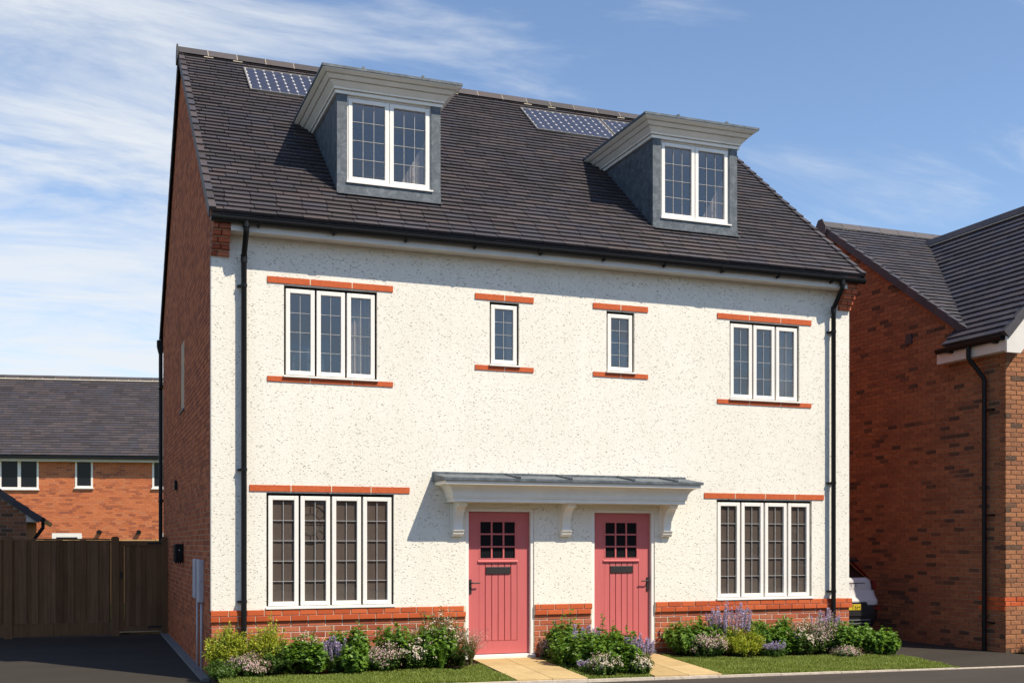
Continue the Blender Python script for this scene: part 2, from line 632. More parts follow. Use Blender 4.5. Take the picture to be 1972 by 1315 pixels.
def ring(mb, x0, x1, z0, z1, t, y0, y1, tb=None):
    tb = t if tb is None else tb
    mb.box((x0, y0, z0), (x0 + t, y1, z1))
    mb.box((x1 - t, y0, z0), (x1, y1, z1))
    mb.box((x0 + t, y0, z0), (x1 - t, y1, z0 + tb))
    mb.box((x0 + t, y0, z1 - t), (x1 - t, y1, z1))


def holed(mb, x0, x1, z0, z1, holes, y0, y1):
    """a slab in the xz plane with rectangular holes"""
    xs = sorted({x0, x1, *[h[0] for h in holes], *[h[1] for h in holes]})
    zs = sorted({z0, z1, *[h[2] for h in holes], *[h[3] for h in holes]})
    xs = [x for x in xs if x0 <= x <= x1]
    zs = [z for z in zs if z0 <= z <= z1]
    for i in range(len(xs) - 1):
        for j in range(len(zs) - 1):
            cx, cz = (xs[i] + xs[i + 1]) / 2, (zs[j] + zs[j + 1]) / 2
            if any(h[0] < cx < h[1] and h[2] < cz < h[3] for h in holes):
                continue
            a, b, c, d = xs[i], xs[i + 1], zs[j], zs[j + 1]
            mb.face((a, y0, c), (b, y0, c), (b, y0, d), (a, y0, d))
            mb.face((b, y1, c), (a, y1, c), (a, y1, d), (b, y1, d))
            if c == z0:
                mb.face((a, y0, c), (a, y1, c), (b, y1, c), (b, y0, c))
            if d == z1:
                mb.face((a, y0, d), (b, y0, d), (b, y1, d), (a, y1, d))
    for hx0, hx1, hz0, hz1 in list(holes) + [(x1, x0, z0, z1)]:
        hz0, hz1 = max(hz0, z0), min(hz1, z1)
        mb.face((hx0, y0, hz0), (hx0, y0, hz1), (hx0, y1, hz1), (hx0, y1, hz0))
        mb.face((hx1, y0, hz0), (hx1, y1, hz0), (hx1, y1, hz1), (hx1, y0, hz1))
        if hz0 > z0 and hx0 < hx1:
            mb.face((hx0, y0, hz0), (hx0, y1, hz0), (hx1, y1, hz0), (hx1, y0, hz0))
        if hz1 < z1 and hx0 < hx1:
            mb.face((hx0, y0, hz1), (hx1, y0, hz1), (hx1, y1, hz1), (hx0, y1, hz1))


BL, BH, BJ = 0.225, 0.075, 0.010


def bricks(u0, u1, z0, n, holes=(), span=None, off=0.0, first=0):
    """stretcher bond: yields (ua, ub, za, zb)"""
    out = []
    for c in range(n):
        za = z0 + c * BH + BJ
        zb = z0 + (c + 1) * BH
        zm = (za + zb) / 2
        a, b = (u0, u1) if span is None else span(zm)
        if b - a < 0.03:
            continue
        cuts = [(a, b)]
        for h in holes:
            if h[2] < zm < h[3]:
                nc = []
                for p, q in cuts:
                    if h[1] <= p or h[0] >= q:
                        nc.append((p, q))
                    else:
                        if h[0] - p > 0.02:
                            nc.append((p, h[0]))
                        if q - h[1] > 0.02:
                            nc.append((h[1], q))
                cuts = nc
        s = u0 + off + ((c + first) % 2) * BL / 2 - BL * 4
        while s < b:
            e = s + BL - BJ
            for p, q in cuts:
                ua, ub_ = max(s, p), min(e, q)
                if ub_ - ua > 0.025:
                    out.append((ua, ub_, za, zb))
            s += BL
    return out


# ------------------------------------------------------------------ ground
def gz(y):
    return 0.13 + 0.055 * y


def yk(x):
    return -1.75 - 0.08 * (x - 4.0)


GX0, GX1 = -0.02, 9.93


def build_ground():
    g = MB().face((-600, -200, -0.03), (600, -200, -0.03), (600, 900, -0.03), (-600, 900, -0.03))
    o = obj('ground', g, 'ground_grass', kind='structure')
    o['label'] = 'rough grass ground around and beyond the houses'
    g = MB().face((-40, -40, 0.0), (60, -40, 0.0), (60, yk(60) + 0.0, 0.0), (-40, yk(-40), 0.0))
    o = obj('road', g, 'tarmac_road', kind='structure')
    o['label'] = 'sunlit brown-grey tarmac road along the front gardens'
    y = yk
    g = MB().face((-14, y(-14), 0.0), (-0.12, y(-0.12), 0.0), (-0.12, 9.2, 0.0), (-14, 9.2, 0.0))
    o = obj('driveway', g, 'tarmac_drive', kind='structure')
    o['label'] = 'dark tarmac driveway left of the white house up to the fence'
    g = MB().face((GX1 + 0.03, y(GX1) + 0.02, 0.0), (12.28, y(12.28) + 0.02, 0.0), (12.28, 14, 0.0), (GX1 + 0.03, 14, 0.0))
    g.face((12.281, y(12.28) + 0.02, 0.0), (30, y(30) + 0.02, 0.0), (30, -1.35, 0.0), (12.281, -1.35, 0.0))
    o = obj('driveway', g, 'tarmac_drive', kind='structure')
    o['label'] = 'tarmac driveway between the white house and the brown brick house'
    # narrow concrete strip at the foot of the left wall
    g = MB().box((-0.12, 0.0, -0.02), (0.0, 9.1, 0.035))
    obj('edging_strip', g, 'concrete_grey', kind='structure', label='grey concrete strip along the foot of the left gable wall')
    # planted front garden: a low wedge falling to the road
    g = MB()
    xs = [GX0 + (GX1 - GX0) * i / 24 for i in range(25)]
    for i in range(24):
        a, b = xs[i], xs[i + 1]
        g.face((a, yk(a), gz(yk(a)) - 0.012), (b, yk(b), gz(yk(b)) - 0.012), (b, 0.06, gz(0.06) - 0.012), (a, 0.06, gz(0.06) - 0.012))
    g.face((GX0, yk(GX0), -0.02), (GX0, yk(GX0), gz(yk(GX0)) - 0.012), (GX0, 0.06, gz(0.06) - 0.012), (GX0, 0.06, -0.02))
    g.face((GX1, yk(GX1), -0.02), (GX1, 0.06, -0.02), (GX1, 0.06, gz(0.06) - 0.012), (GX1, yk(GX1), gz(yk(GX1)) - 0.012))
    obj('flower_bed', g, 'soil', kind='structure', label='dark soil of the planted front garden')
    # pale flush edging along the road
    ke = thing('kerb_edging', 'pale concrete edging line between the garden and the road', 'kerb')
    del ke['category']
    ke['kind'] = 'structure'
    x = -0.1
    while x < 20:
        e = x + 0.90
        t0 = max(gz(yk(x)) + 0.006, 0.014) if x < GX1 - 0.5 else 0.014
        g = MB()
        a, b = yk(x), yk(e - 0.006)
        pts = [(x, a - 0.05), (e - 0.006, b - 0.05), (e - 0.006, b), (x, a)]
        g.prism(pts, 2, -0.02, t0)
        obj('edging_block', g, 'concrete_edging', ke)
        x = e
    # two buff slab paths
    for lab, x0, x1 in (('buff slab path to the left coral door', 3.50, 4.42), ('buff slab path to the right coral door', 5.33, 6.27)):
        p = thing('garden_path', lab, 'path')
        del p['category']
        p['kind'] = 'structure'
        xm = (x0 + x1) / 2
        for a, b in ((x0, xm - 0.005), (xm + 0.005, x1)):
            ys = [0.02, -0.60, -1.20, None]
            for k in range(3):
                g = MB()
                def fy(xx, v):
                    return yk(xx) + 0.004 if v is None else v
                q = [(a, fy(a, ys[k + 1]) + 0.004), (b, fy(b, ys[k + 1]) + 0.004), (b, ys[k] - 0.004), (a, ys[k] - 0.004)]
                top = [(px, py, gz(py) + 0.022) for px, py in q]
                bot = [(px, py, gz(py) - 0.02) for px, py in q]
                g.raw(bot + top, [(4, 5, 6, 7), (0, 1, 5, 4), (1, 2, 6, 5), (2, 3, 7, 6), (3, 0, 4, 7)])
                obj('paving_slab', g, 'paving_buff', p)


build_ground()

# ------------------------------------------------------------------ main house
HW, HD = 9.73, 9.05              # width, depth
PLZ = 0.885                      # top of the brick plinth band
EAVE_Y, EAVE_Z, TAN = -0.31, 5.858, 0.805
PITCH = math.atan(TAN)
RIDGE_Y = HD / 2
RIDGE_Z = EAVE_Z + TAN * (RIDGE_Y - EAVE_Y)


def roof_z(y):
    return EAVE_Z + TAN * (min(y, HD - y) - EAVE_Y)


WINS = [  # x0, x1, z0, z1, casements, rows, kind, label
    (0.915, 2.150, 3.925, 5.085, 3, 4, 'upper'),
    (3.743, 4.180, 4.225, 5.085, 1, 4, 'upper'),
    (5.527, 5.976, 4.225, 5.085, 1, 4, 'upper'),
    (7.568, 8.805, 3.925, 5.085, 3, 4, 'upper'),
    (0.690, 2.380, 0.925, 2.395, 4, 5, 'lower'),
    (7.345, 9.035, 0.925, 2.395, 4, 5, 'lower'),
]
DOORS = [(3.395, 4.405, -1), (5.297, 6.307, 1)]

house = thing('semi_detached_house', 'white roughcast house pair with two coral doors, dormers and dark tiled roof', 'house')


def build_walls():
    holes = [(w[0], w[1], w[2] - 0.04, w[3]) for w in WINS] + [(d[0], d[1], 0.0, 2.225) for d in DOORS]
    mb = MB()
    holed(mb, 0.0, HW, PLZ, 5.74, holes, 0.0, 0.12)
    obj('rendered_wall', mb, 'roughcast', house, label='cream roughcast front wall')
    # thin metal stop bead at the corner of the render
    mb = MB().box((-0.012, -0.003, PLZ), (-0.0005, 0.03, 5.375))
    obj('corner_bead', mb, 'bead_grey', house)
    # plinth backing (mortar) with the bricks of the plinth as parts
    pl = MB()
    holed(pl, 0.0, HW, -0.02, PLZ - 0.001, [(d[0], d[1], -0.1, 1.2) for d in DOORS], 0.006, 0.12)
    p = obj('plinth', pl, 'mortar', house, label='red brick plinth below the render')
    dh = [(d[0] - 0.006, d[1] + 0.006, -0.1, 1.2) for d in DOORS]
    for ua, ubb, za, zb in bricks(0.0, HW, PLZ - 10 * BH - 0.15, 10, dh, off=0.0):
        j = rng.uniform(0, 0.0025)
        ub('brick', (ua, 0.0 - j, za), (ubb, 0.05, zb), 'brick_plinth', p, key='brick', maker=uchamfer)
    # two projecting band courses, brighter red
    bd = MB()
    holed(bd, -0.002, HW + 0.03, PLZ - 0.150 + 0.004, PLZ - 0.004, [(d[0] - 0.002, d[1] + 0.002, 0, 1.2) for d in DOORS], -0.022, 0.006)
    p = obj('plinth_band', bd, 'mortar_white', house, label='projecting band of bright red bricks on top of the plinth')
    for ua, ubb, za, zb in bricks(-0.008, HW + 0.036, PLZ - 0.155, 2, [(d[0] - 0.008, d[1] + 0.008, 0, 1.2) for d in DOORS], first=1):
        ub('brick', (ua, -0.032 - rng.uniform(0, .002), za), (ubb, 0.0, zb + 0.002), 'brick_band', p, key='brick', maker=uchamfer)

    # gable walls: mortar skin plus brick stuff
    gab = [(0.03, -0.02), (HD - 0.02, -0.02), (HD - 0.02, roof_z(HD) - 0.06), (RIDGE_Y, RIDGE_Z - 0.10), (0.03, roof_z(0.0) - 0.06)]
    mb = MB().prism(gab, 0, 0.006, 0.12)
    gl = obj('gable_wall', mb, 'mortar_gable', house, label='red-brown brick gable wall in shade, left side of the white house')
    slit = (4.05, 4.75, 3.90, 5.0)

    def span(z):
        if z < 5.70:
            return (0.03, HD)
        k = (z + 0.05 - EAVE_Z) / TAN + EAVE_Y
        return (max(0.03, k), min(HD, HD - k))
    mb = MB()
    for ua, ubb, za, zb in bricks(0.03, HD, -0.02, 131, [slit], span, off=0.05):
        j = rng.uniform(0, 0.003)
        mb.face((-j, ubb, za), (-j, ua, za), (-j, ua, zb), (-j, ubb, zb))
        mb.face((-j, ua, za), (0.008, ua, za), (0.008, ua, zb), (-j, ua, zb))
        mb.face((-j, ua, zb), (0.008, ua, zb), (0.008, ubb, zb), (-j, ubb, zb))
        mb.face((-j, ubb, za), (0.008, ubb, za), (0.008, ua, za), (-j, ua, za))
    # each brick is one island: weld is not needed, the corner vertices are merged per brick
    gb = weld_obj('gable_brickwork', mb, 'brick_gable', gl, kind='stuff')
    mb = MB().prism(gab, 0, HW - 0.12, HW - 0.006)
    gr = obj('gable_wall', mb, 'mortar', house)
    mb = MB()
    for ua, ubb, za, zb in bricks(0.03, HD, -0.02, 131, [], span, off=0.05):
        mb.face((HW, ua, za), (HW, ubb, za), (HW, ubb, zb), (HW, ua, zb))
    obj('gable_brickwork', mb, 'brick_gable', gr, kind='stuff')
    mb = MB().box((0.12, HD - 0.12, -0.02), (HW - 0.12, HD - 0.02, 5.8))
    obj('rear_wall', mb, 'brick_gable', house)
    # narrow window in the gable
    w = MB()
    for a, b in (((0.03, 4.05, 3.90), (0.07, 4.10, 5.0)), ((0.03, 4.70, 3.90), (0.07, 4.75, 5.0)), ((0.03, 4.10, 3.90), (0.07, 4.70, 3.95)), ((0.03, 4.10, 4.95), (0.07, 4.70, 5.0))):
        w.box(a, b)
    w.box((-0.028, 4.00, 3.868), (0.05, 4.80, 3.90))
    so_ = obj('side_window', w, 'concrete_grey', house, label='narrow landing window in the shaded gable')
    ub('pane', (0.045, 4.10, 3.95), (0.05, 4.70, 4.95), 'glass_dark', so_)
    # small extract vent on the gable
    obj('wall_vent', MB().box((-0.05, 5.42, 2.66), (0.006, 5.58, 2.82)), 'black_plastic', house, bevel=0.006)
    # inside: floors, ceilings and partitions that the windows look onto
    obj('room_floor', MB().box((0.13, 0.13, 0.10), (HW - 0.13, 8.9, 0.19)), 'interior_floor', house)
    obj('room_ceiling', MB().box((0.13, 0.13, 2.55), (HW - 0.13, 8.9, 2.75)), 'interior_ceiling', house)
    obj('room_ceiling', MB().box((0.13, 0.13, 5.22), (HW - 0.13, 8.9, 5.36)), 'interior_ceiling', house)
    for x in (3.25, 4.80, 6.45):
        obj('partition', MB().box((x, 0.13, 0.19), (x + 0.1, 4.0, 2.55)), 'interior_wall', house)
        obj('partition', MB().box((x - 0.1, 0.13, 2.75), (x, 4.0, 5.22)), 'interior_wall', house)
    obj('partition', MB().box((0.13, 4.0, 0.19), (HW - 0.13, 4.1, 2.55)), 'interior_wall', house)
    obj('partition', MB().box((0.13, 4.0, 2.75), (HW - 0.13, 4.1, 5.22)), 'interior_wall', house)


def weld_obj(name, mb, material, parent, frame=None, tol=5, **props):
    """like obj() but merges equal vertices so that each brick or tile is one island"""
    idx, nv, nf = {}, [], []
    for f in mb.f:
        g = []
        for i in f:
            k = tuple(round(c, tol) for c in mb.v[i])
            if k not in idx:
                idx[k] = len(nv)
                nv.append(mb.v[i])
            g.append(idx[k])
        nf.append(tuple(g))
    m2 = MB()
    m2.v, m2.f = nv, nf
    return obj(name, m2, material, parent, frame=frame, **props)


build_walls()


def window(parent, x0, x1, z0, z1, n, rows, cols, label, yf=0.018, gap=0.026, fr=0.055, sill=True, frame_mat='frame_shade_black', edge=0.028, sillmat='white_frame'):
    mb = MB()
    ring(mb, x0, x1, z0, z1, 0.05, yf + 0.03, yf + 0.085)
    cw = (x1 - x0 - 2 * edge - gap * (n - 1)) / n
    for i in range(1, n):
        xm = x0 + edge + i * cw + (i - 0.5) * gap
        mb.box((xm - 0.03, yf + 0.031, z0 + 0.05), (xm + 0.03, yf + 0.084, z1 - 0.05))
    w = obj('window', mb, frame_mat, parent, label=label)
    for i in range(n):
        a = x0 + edge + i * (cw + gap)
        b = a + cw
        c, d = z0 + 0.006, z1 - edge - 0.01
        mb = MB()
        ring(mb, a, b, c, d, fr, yf, yf + 0.05)
        obj('casement', mb, 'white_frame', w, bevel=0.005)
        ia, ib, ic, id_ = a + fr, b - fr, c + fr, d - fr
        pw, ph = (ib - ia) / cols, (id_ - ic) / rows
        for r in range(rows):
            for k in range(cols):
                me = unit_mesh('pane', 'glass', lambda m: m.face((0, 0, 0), (1, 0, 0), (1, 0, 1), (0, 0, 1)))
                ax, az = rng.uniform(-0.004, 0.004), rng.uniform(-0.004, 0.004)
                wm = Matrix.Translation((ia + k * pw, yf + 0.028, ic + r * ph)) @ Matrix.Rotation(ax, 4, 'X') @ Matrix.Rotation(az, 4, 'Z') @ Matrix.Diagonal((pw, 1, ph, 1))
                link('pane', me, w, wm)
        for k in range(1, cols):
            x = ia + k * pw
            ub('lead_bar', (x - 0.0032, yf + 0.020, ic), (x + 0.0032, yf + 0.032, id_), 'lead_came', w)
        for r in range(1, rows):
            z = ic + r * ph
            ub('lead_bar', (ia, yf + 0.019, z - 0.0032), (ib, yf + 0.033, z + 0.0032), 'lead_came', w)
    if sill:
        mb = MB().prism([(-0.045, z0 - 0.034), (-0.045, z0 - 0.012), (yf + 0.03, z0 + 0.004), (0.10, z0 + 0.004), (0.10, z0 - 0.034)], 0, x0 - 0.012, x1 + 0.012)
        obj('sill', mb, sillmat, w, bevel=0.003)
    return w


def build_windows():
    labs = ['three-light leaded window above the left ground floor window', 'small leaded window above the left door',
            'small leaded window above the right door', 'three-light leaded window above the right ground floor window',
            'four-light leaded ground floor window left of the doors', 'four-light leaded ground floor window right of the doors']
    for wd, lab in zip(WINS, labs):
        x0, x1, z0, z1, n, rows, kind = wd
        w_ = window(house, x0, x1, z0, z1, n, rows, 2, lab)
        if kind == 'lower':          # closed vertical blinds fitted behind the glass of each light
            cw = (x1 - x0 - 2 * 0.028 - 0.026 * (n - 1)) / n
            for i in range(n):
                ca = x0 + 0.028 + i * (cw + 0.026) + 0.050
                sw_ = (cw - 0.100) / 4
                for k in range(4):
                    ub('blind_slat', (ca + k * sw_ - 0.002, 0.060 + 0.0016 * (k % 2), z0 + 0.055), (ca + (k + 1) * sw_ + 0.002, 0.0612 + 0.0016 * (k % 2), z1 - 0.085), 'blind_fabric', w_)
        else:                        # gathered curtain at the right of the upper rooms
            cu = MB()
            xc0, xc1 = x1 - (0.30 if n > 1 else 0.12), x1 + 0.10
            m_ = 26
            pts = [(xc0 + (xc1 - xc0) * q / m_, 0.20 + 0.022 * math.sin(q * 1.9) + 0.01 * math.sin(q * 0.7)) for q in range(m_ + 1)]
            for q in range(m_):
                (xa, ya), (xb2, yb_) = pts[q], pts[q + 1]
                cu.face((xa, ya, z0 - 0.3), (xb2, yb_, z0 - 0.3), (xb2, yb_, z1 + 0.06), (xa, ya, z1 + 0.06))
            obj('curtain', cu, 'curtain', w_, smooth=True)
        # red tile strips above (and below the upper ones)
        ext = 0.215
        a, b = x0 - ext, x1 + ext
        m = {1: 2, 3: 3, 4: 4}[n]
        strips = [(z1 + 0.018, z1 + 0.098)]
        if kind == 'upper':
            strips.append((z0 - 0.092, z0 - 0.026))
        for s0, s1 in strips:
            st = obj('window_strip', MB().box((a + 0.002, -0.0115, s0 + 0.003), (b - 0.002, 0.0005, s1 - 0.003)), 'mortar_white', house, label='red tile course at a window')
            for k in range(m):
                p, q = a + (b - a) * k / m, a + (b - a) * (k + 1) / m
                ub('tile', (p + (0.006 if k else 0), -0.013, s0), (q - (0.006 if k < m - 1 else 0), 0.0, s1), 'lintel_tile', st)


build_windows()


def build_door(x0, x1, side):
    """side -1: handle on the left, +1: on the right"""
    fr = MB()
    zt, zb = 2.225, 0.155
    fr.box((x0, 0.015, zb), (x0 + 0.048, 0.115, zt))
    fr.box((x1 - 0.048, 0.015, zb), (x1, 0.115, zt))
    fr.box((x0 + 0.048, 0.015, zt - 0.045), (x1 - 0.048, 0.115, zt))
    f = obj('door_frame', fr, 'white_frame', house, bevel=0.004)
    th = MB().prism([(-0.03, 0.150), (-0.03, 0.185), (0.11, 0.205), (0.11, 0.150)], 0, x0 - 0.01, x1 + 0.01)
    obj('threshold', th, 'white_frame', f)
    a, b = x0 + 0.052, x1 - 0.052
    c, d = 0.21, zt - 0.049
    yf = 0.07
    W0 = b - a
    # glazed opening and board panel, measured from the leaf edges
    ga, gb_ = a + W0 * 0.195, b - W0 * 0.225
    if side > 0:
        ga, gb_ = a + W0 * 0.205, b - W0 * 0.225
    gc, gd = 1.52, 2.045
    leaf = MB()
    pa, pb, pc, pd = ga - 0.015, gb_ + 0.030, 0.385, 1.475
    holed(leaf, a, b, c, d, [(ga, gb_, gc, gd), (pa, pb, pc, pd)], yf, yf + 0.045)
    dr = obj('door', leaf, 'door_coral', house, label='coral door with nine panes and the handle on the %s' % ('left' if side < 0 else 'right'))
    # vertical boards in the lower panel
    nb = 6
    bw = (pb - pa) / nb
    for k in range(nb):
        p, q = pa + k * bw + (0.005 if k else 0.004), pa + (k + 1) * bw - 0.005
        mb = MB().box((p, yf + 0.004, pc + 0.004), (q, yf + 0.04, pd))
        obj('door_board', mb, 'door_coral', dr, bevel=0.003)
    obj('panel_back', MB().box((pa, yf + 0.018, pc), (pb, yf + 0.041, pd)), 'door_coral', dr)
    # weather ledge under the glazing
    lg = MB()
    lg.prism([(yf - 0.022, gc - 0.040), (yf - 0.022, gc - 0.028), (yf + 0.002, gc - 0.004), (yf + 0.002, gc - 0.040)], 0, ga - 0.03, gb_ + 0.03)
    obj('glazing_ledge', lg, 'door_coral', dr)
    bars = MB()
    pw, ph = (gb_ - ga) / 3, (gd - gc) / 3
    t = 0.011
    ring(bars, ga - 0.012, gb_ + 0.012, gc - 0.003, gd + 0.012, 0.018, yf - 0.006, yf + 0.02)
    for k in (1, 2):
        bars.box((ga + k * pw - t, yf, gc), (ga + k * pw + t, yf + 0.03, gd))
        bars.box((ga, yf + 0.0005, gc + k * ph - t), (gb_, yf + 0.029, gc + k * ph + t))
    obj('glazing_bars', bars, 'door_coral', dr)
    for r in range(3):
        for k in range(3):
            ub('pane', (ga + k * pw, yf + 0.018, gc + r * ph), (ga + (k + 1) * pw, yf + 0.024, gc + (r + 1) * ph), 'door_glass', dr)
    lx = (pa + pb) / 2
    mb = MB().box((lx - 0.18, yf - 0.012, 1.315), (lx + 0.18, yf + 0.006, 1.415))
    obj('letter_plate', mb, 'black_iron', dr, bevel=0.005)
    # lever handle on a long backplate
    hx = a + 0.035 if side < 0 else b - 0.035
    s = 1 if side < 0 else -1
    h = MB()
    h.box((hx - 0.017, yf - 0.012, 1.045), (hx + 0.017, yf + 0.002, 1.245))
    h.tube([(hx, yf - 0.01, 1.195), (hx, yf - 0.055, 1.195), (hx + s * 0.02, yf - 0.062, 1.195), (hx + s * 0.125, yf - 0.058, 1.195)], 0.0095, 8)
    obj('lever_handle', h, 'black_iron', dr)


for d_ in DOORS:
    build_door(*d_)


def sweep(mb, prof, x0, x1, yb, ends=True):
    """moulding round three sides of a rectangle against the wall (front at -y).
    prof: (projection, z); the side faces run back to y=yb"""
    n = len(prof)
    for i in range(n - 1):
        (p, z), (q, w) = prof[i], prof[i + 1]
        mb.face((x0 - p, -p + FY, z), (x1 + p, -p + FY, z), (x1 + q, -q + FY, w), (x0 - q, -q + FY, w))
        if ends:
            mb.face((x0 - p, yb(z), z), (x0 - p, -p + FY, z), (x0 - q, -q + FY, w), (x0 - q, yb(w), w))
            mb.face((x1 + p, -p + FY, z), (x1 + p, yb(z), z), (x1 + q, yb(w), w), (x1 + q, -q + FY, w))


FY = 0.0


def build_canopy():
    global FY
    x0, x1, p = 2.92, 6.81, 0.54
    xi, xo = x0 + p, x1 - p
    prof = [(0.30, 2.300), (0.345, 2.300), (0.345, 2.350), (0.360, 2.352), (0.360, 2.372)]
    for k in range(9):                       # cavetto
        t = k / 8 * math.pi / 2
        prof.append((0.368 + 0.125 * (1 - math.cos(t)), 2.374 + 0.150 * math.sin(t)))
    prof += [(0.510, 2.528), (0.510, 2.575), (0.0, 2.575)]
    FY = 0.0
    mb = MB()
    sweep(mb, prof, xi, xo, lambda z: 0.0)
    mb.face((xi - 0.30, 0, 2.300), (xo + 0.30, 0, 2.300), (xo + 0.30, -0.30, 2.300), (xi - 0.30, -0.30, 2.300))
    c = obj('canopy', mb, 'cornice_paint', house, label='long grey moulded canopy with lead top over both doors', smooth=True, auto=25)
    # lead covering: wedge falling from the wall
    ld = MB()
    ld.prism([(0.0, 2.577), (-p, 2.577), (-p, 2.612), (0.0, 2.69)], 0, x0, x1)
    ld.box((x0, -0.018, 2.69), (x1 - 0.0, 0.0, 2.715))
    obj('lead_top', ld, 'lead_sheet', c)
    for x in (3.98, 4.74, 5.70, 6.38):
        r = MB().tube([(x, -0.01, 2.698), (x, -p - 0.003, 2.622)], 0.021, 8)
        obj('lead_roll', r, 'lead_sheet', c)
    # three curved brackets
    for x in (3.265, 4.865, 6.475):
        b = MB()
        hw = 0.062
        pr = [(0.0, 2.30), (-0.285, 2.30), (-0.285, 2.275), (-0.265, 2.272), (-0.265, 2.25)]
        for k in range(9):
            t = k / 8 * math.pi / 2
            pr.append((-0.075 - 0.185 * (1 - math.sin(t)), 2.245 - 0.245 * (1 - math.cos(t)) * 1.15))
        pr += [(-0.075, 1.93), (0.0, 1.93)]
        b.prism(pr, 0, x - hw, x + hw)
        br = obj('bracket', b, 'cornice_paint', c)
        obj('wall_plate', MB().box((x - hw - 0.03, -0.022, 1.885), (x + hw + 0.012, 0.0, 2.299)), 'cornice_paint', c)
        ft = MB().prism([(0, 1.935), (-0.105, 1.935), (-0.105, 1.915), (-0.09, 1.905), (-0.08, 1.87), (-0.05, 1.835), (0, 1.835)], 0, x - hw - 0.014, x + hw + 0.014)
        obj('bracket_foot', ft, 'cornice_paint', c)


build_canopy()


# ---- roofs
def tile_mesh(mb, g=0.135, L=1.3):
    """one flat tile, one metre wide: butt at v=0, lying up the slope"""
    l = g * L
    for (a, b) in ((0.0, 1.0),):
        vs_ = [(a, 0, 0.008), (b, 0, 0.008), (b, l, 0.0), (a, l, 0.0), (a, 0, 0.046), (b, 0, 0.046), (b, l, 0.014), (a, l, 0.014)]
        mb.raw(vs_, [(4, 5, 6, 7), (0, 1, 5, 4), (1, 2, 6, 5), (3, 0, 4, 7)])


def lay_tiles(parent, origin, udir, vdir, rows, gauge, tw, spanf, material, n_parts, key, lift=0.0, area=None):
    """rows of tiles on a plane; the first n_parts (lowest rows: nearest) are objects"""
    u, v = Vector(udir).normalized(), Vector(vdir).normalized()
    n = u.cross(v).normalized()
    F = Matrix(((u.x, v.x, n.x, origin[0]), (u.y, v.y, n.y, origin[1]), (u.z, v.z, n.z, origin[2]), (0, 0, 0, 1)))
    me = unit_mesh('roof_tile_' + key, material, lambda m: tile_mesh(m, gauge))
    rest = MB()
    cnt = 0
    for r in range(rows):
        a, b = spanf(r * gauge)
        if b - a < 0.05:
            continue
        s = a - rng.choice((0.0, 0.33, 0.5, 0.67)) * tw - rng.uniform(0, 0.06) - tw
        while s < b:
            p, q = max(a, s), min(b, s + tw - 0.010)
            s += tw
            if q - p < 0.02:
                continue
            w = Matrix.Translation((p, r * gauge + rng.uniform(-0.003, 0.003), lift + rng.uniform(0, 0.004))) @ Matrix.Rotation(rng.uniform(-0.003, 0.003), 4, 'Z') @ Matrix.Diagonal((q - p, 1, 1, 1))
            cen = F @ w @ Vector((0.5, gauge / 2, 0.02))
            if cnt < n_parts and (area is None or area(cen)):
                link('roof_tile', me, parent, F @ w)
                cnt += 1
            else:
                i = len(rest.v)
                rest.v.extend([tuple(F @ (w @ x.co)) for x in me.vertices])
                rest.f.extend([tuple(k + i for k in f.vertices) for f in me.polygons])
    if rest.v:
        obj('roof_tiling', rest, material, parent, kind='stuff')


DORMERS = [1.70, 6.50]
DW = 1.465
DY = 0.44


def in_dormer(c):
    return any(x < c.x < x + DW and c.y > DY for x in DORMERS)


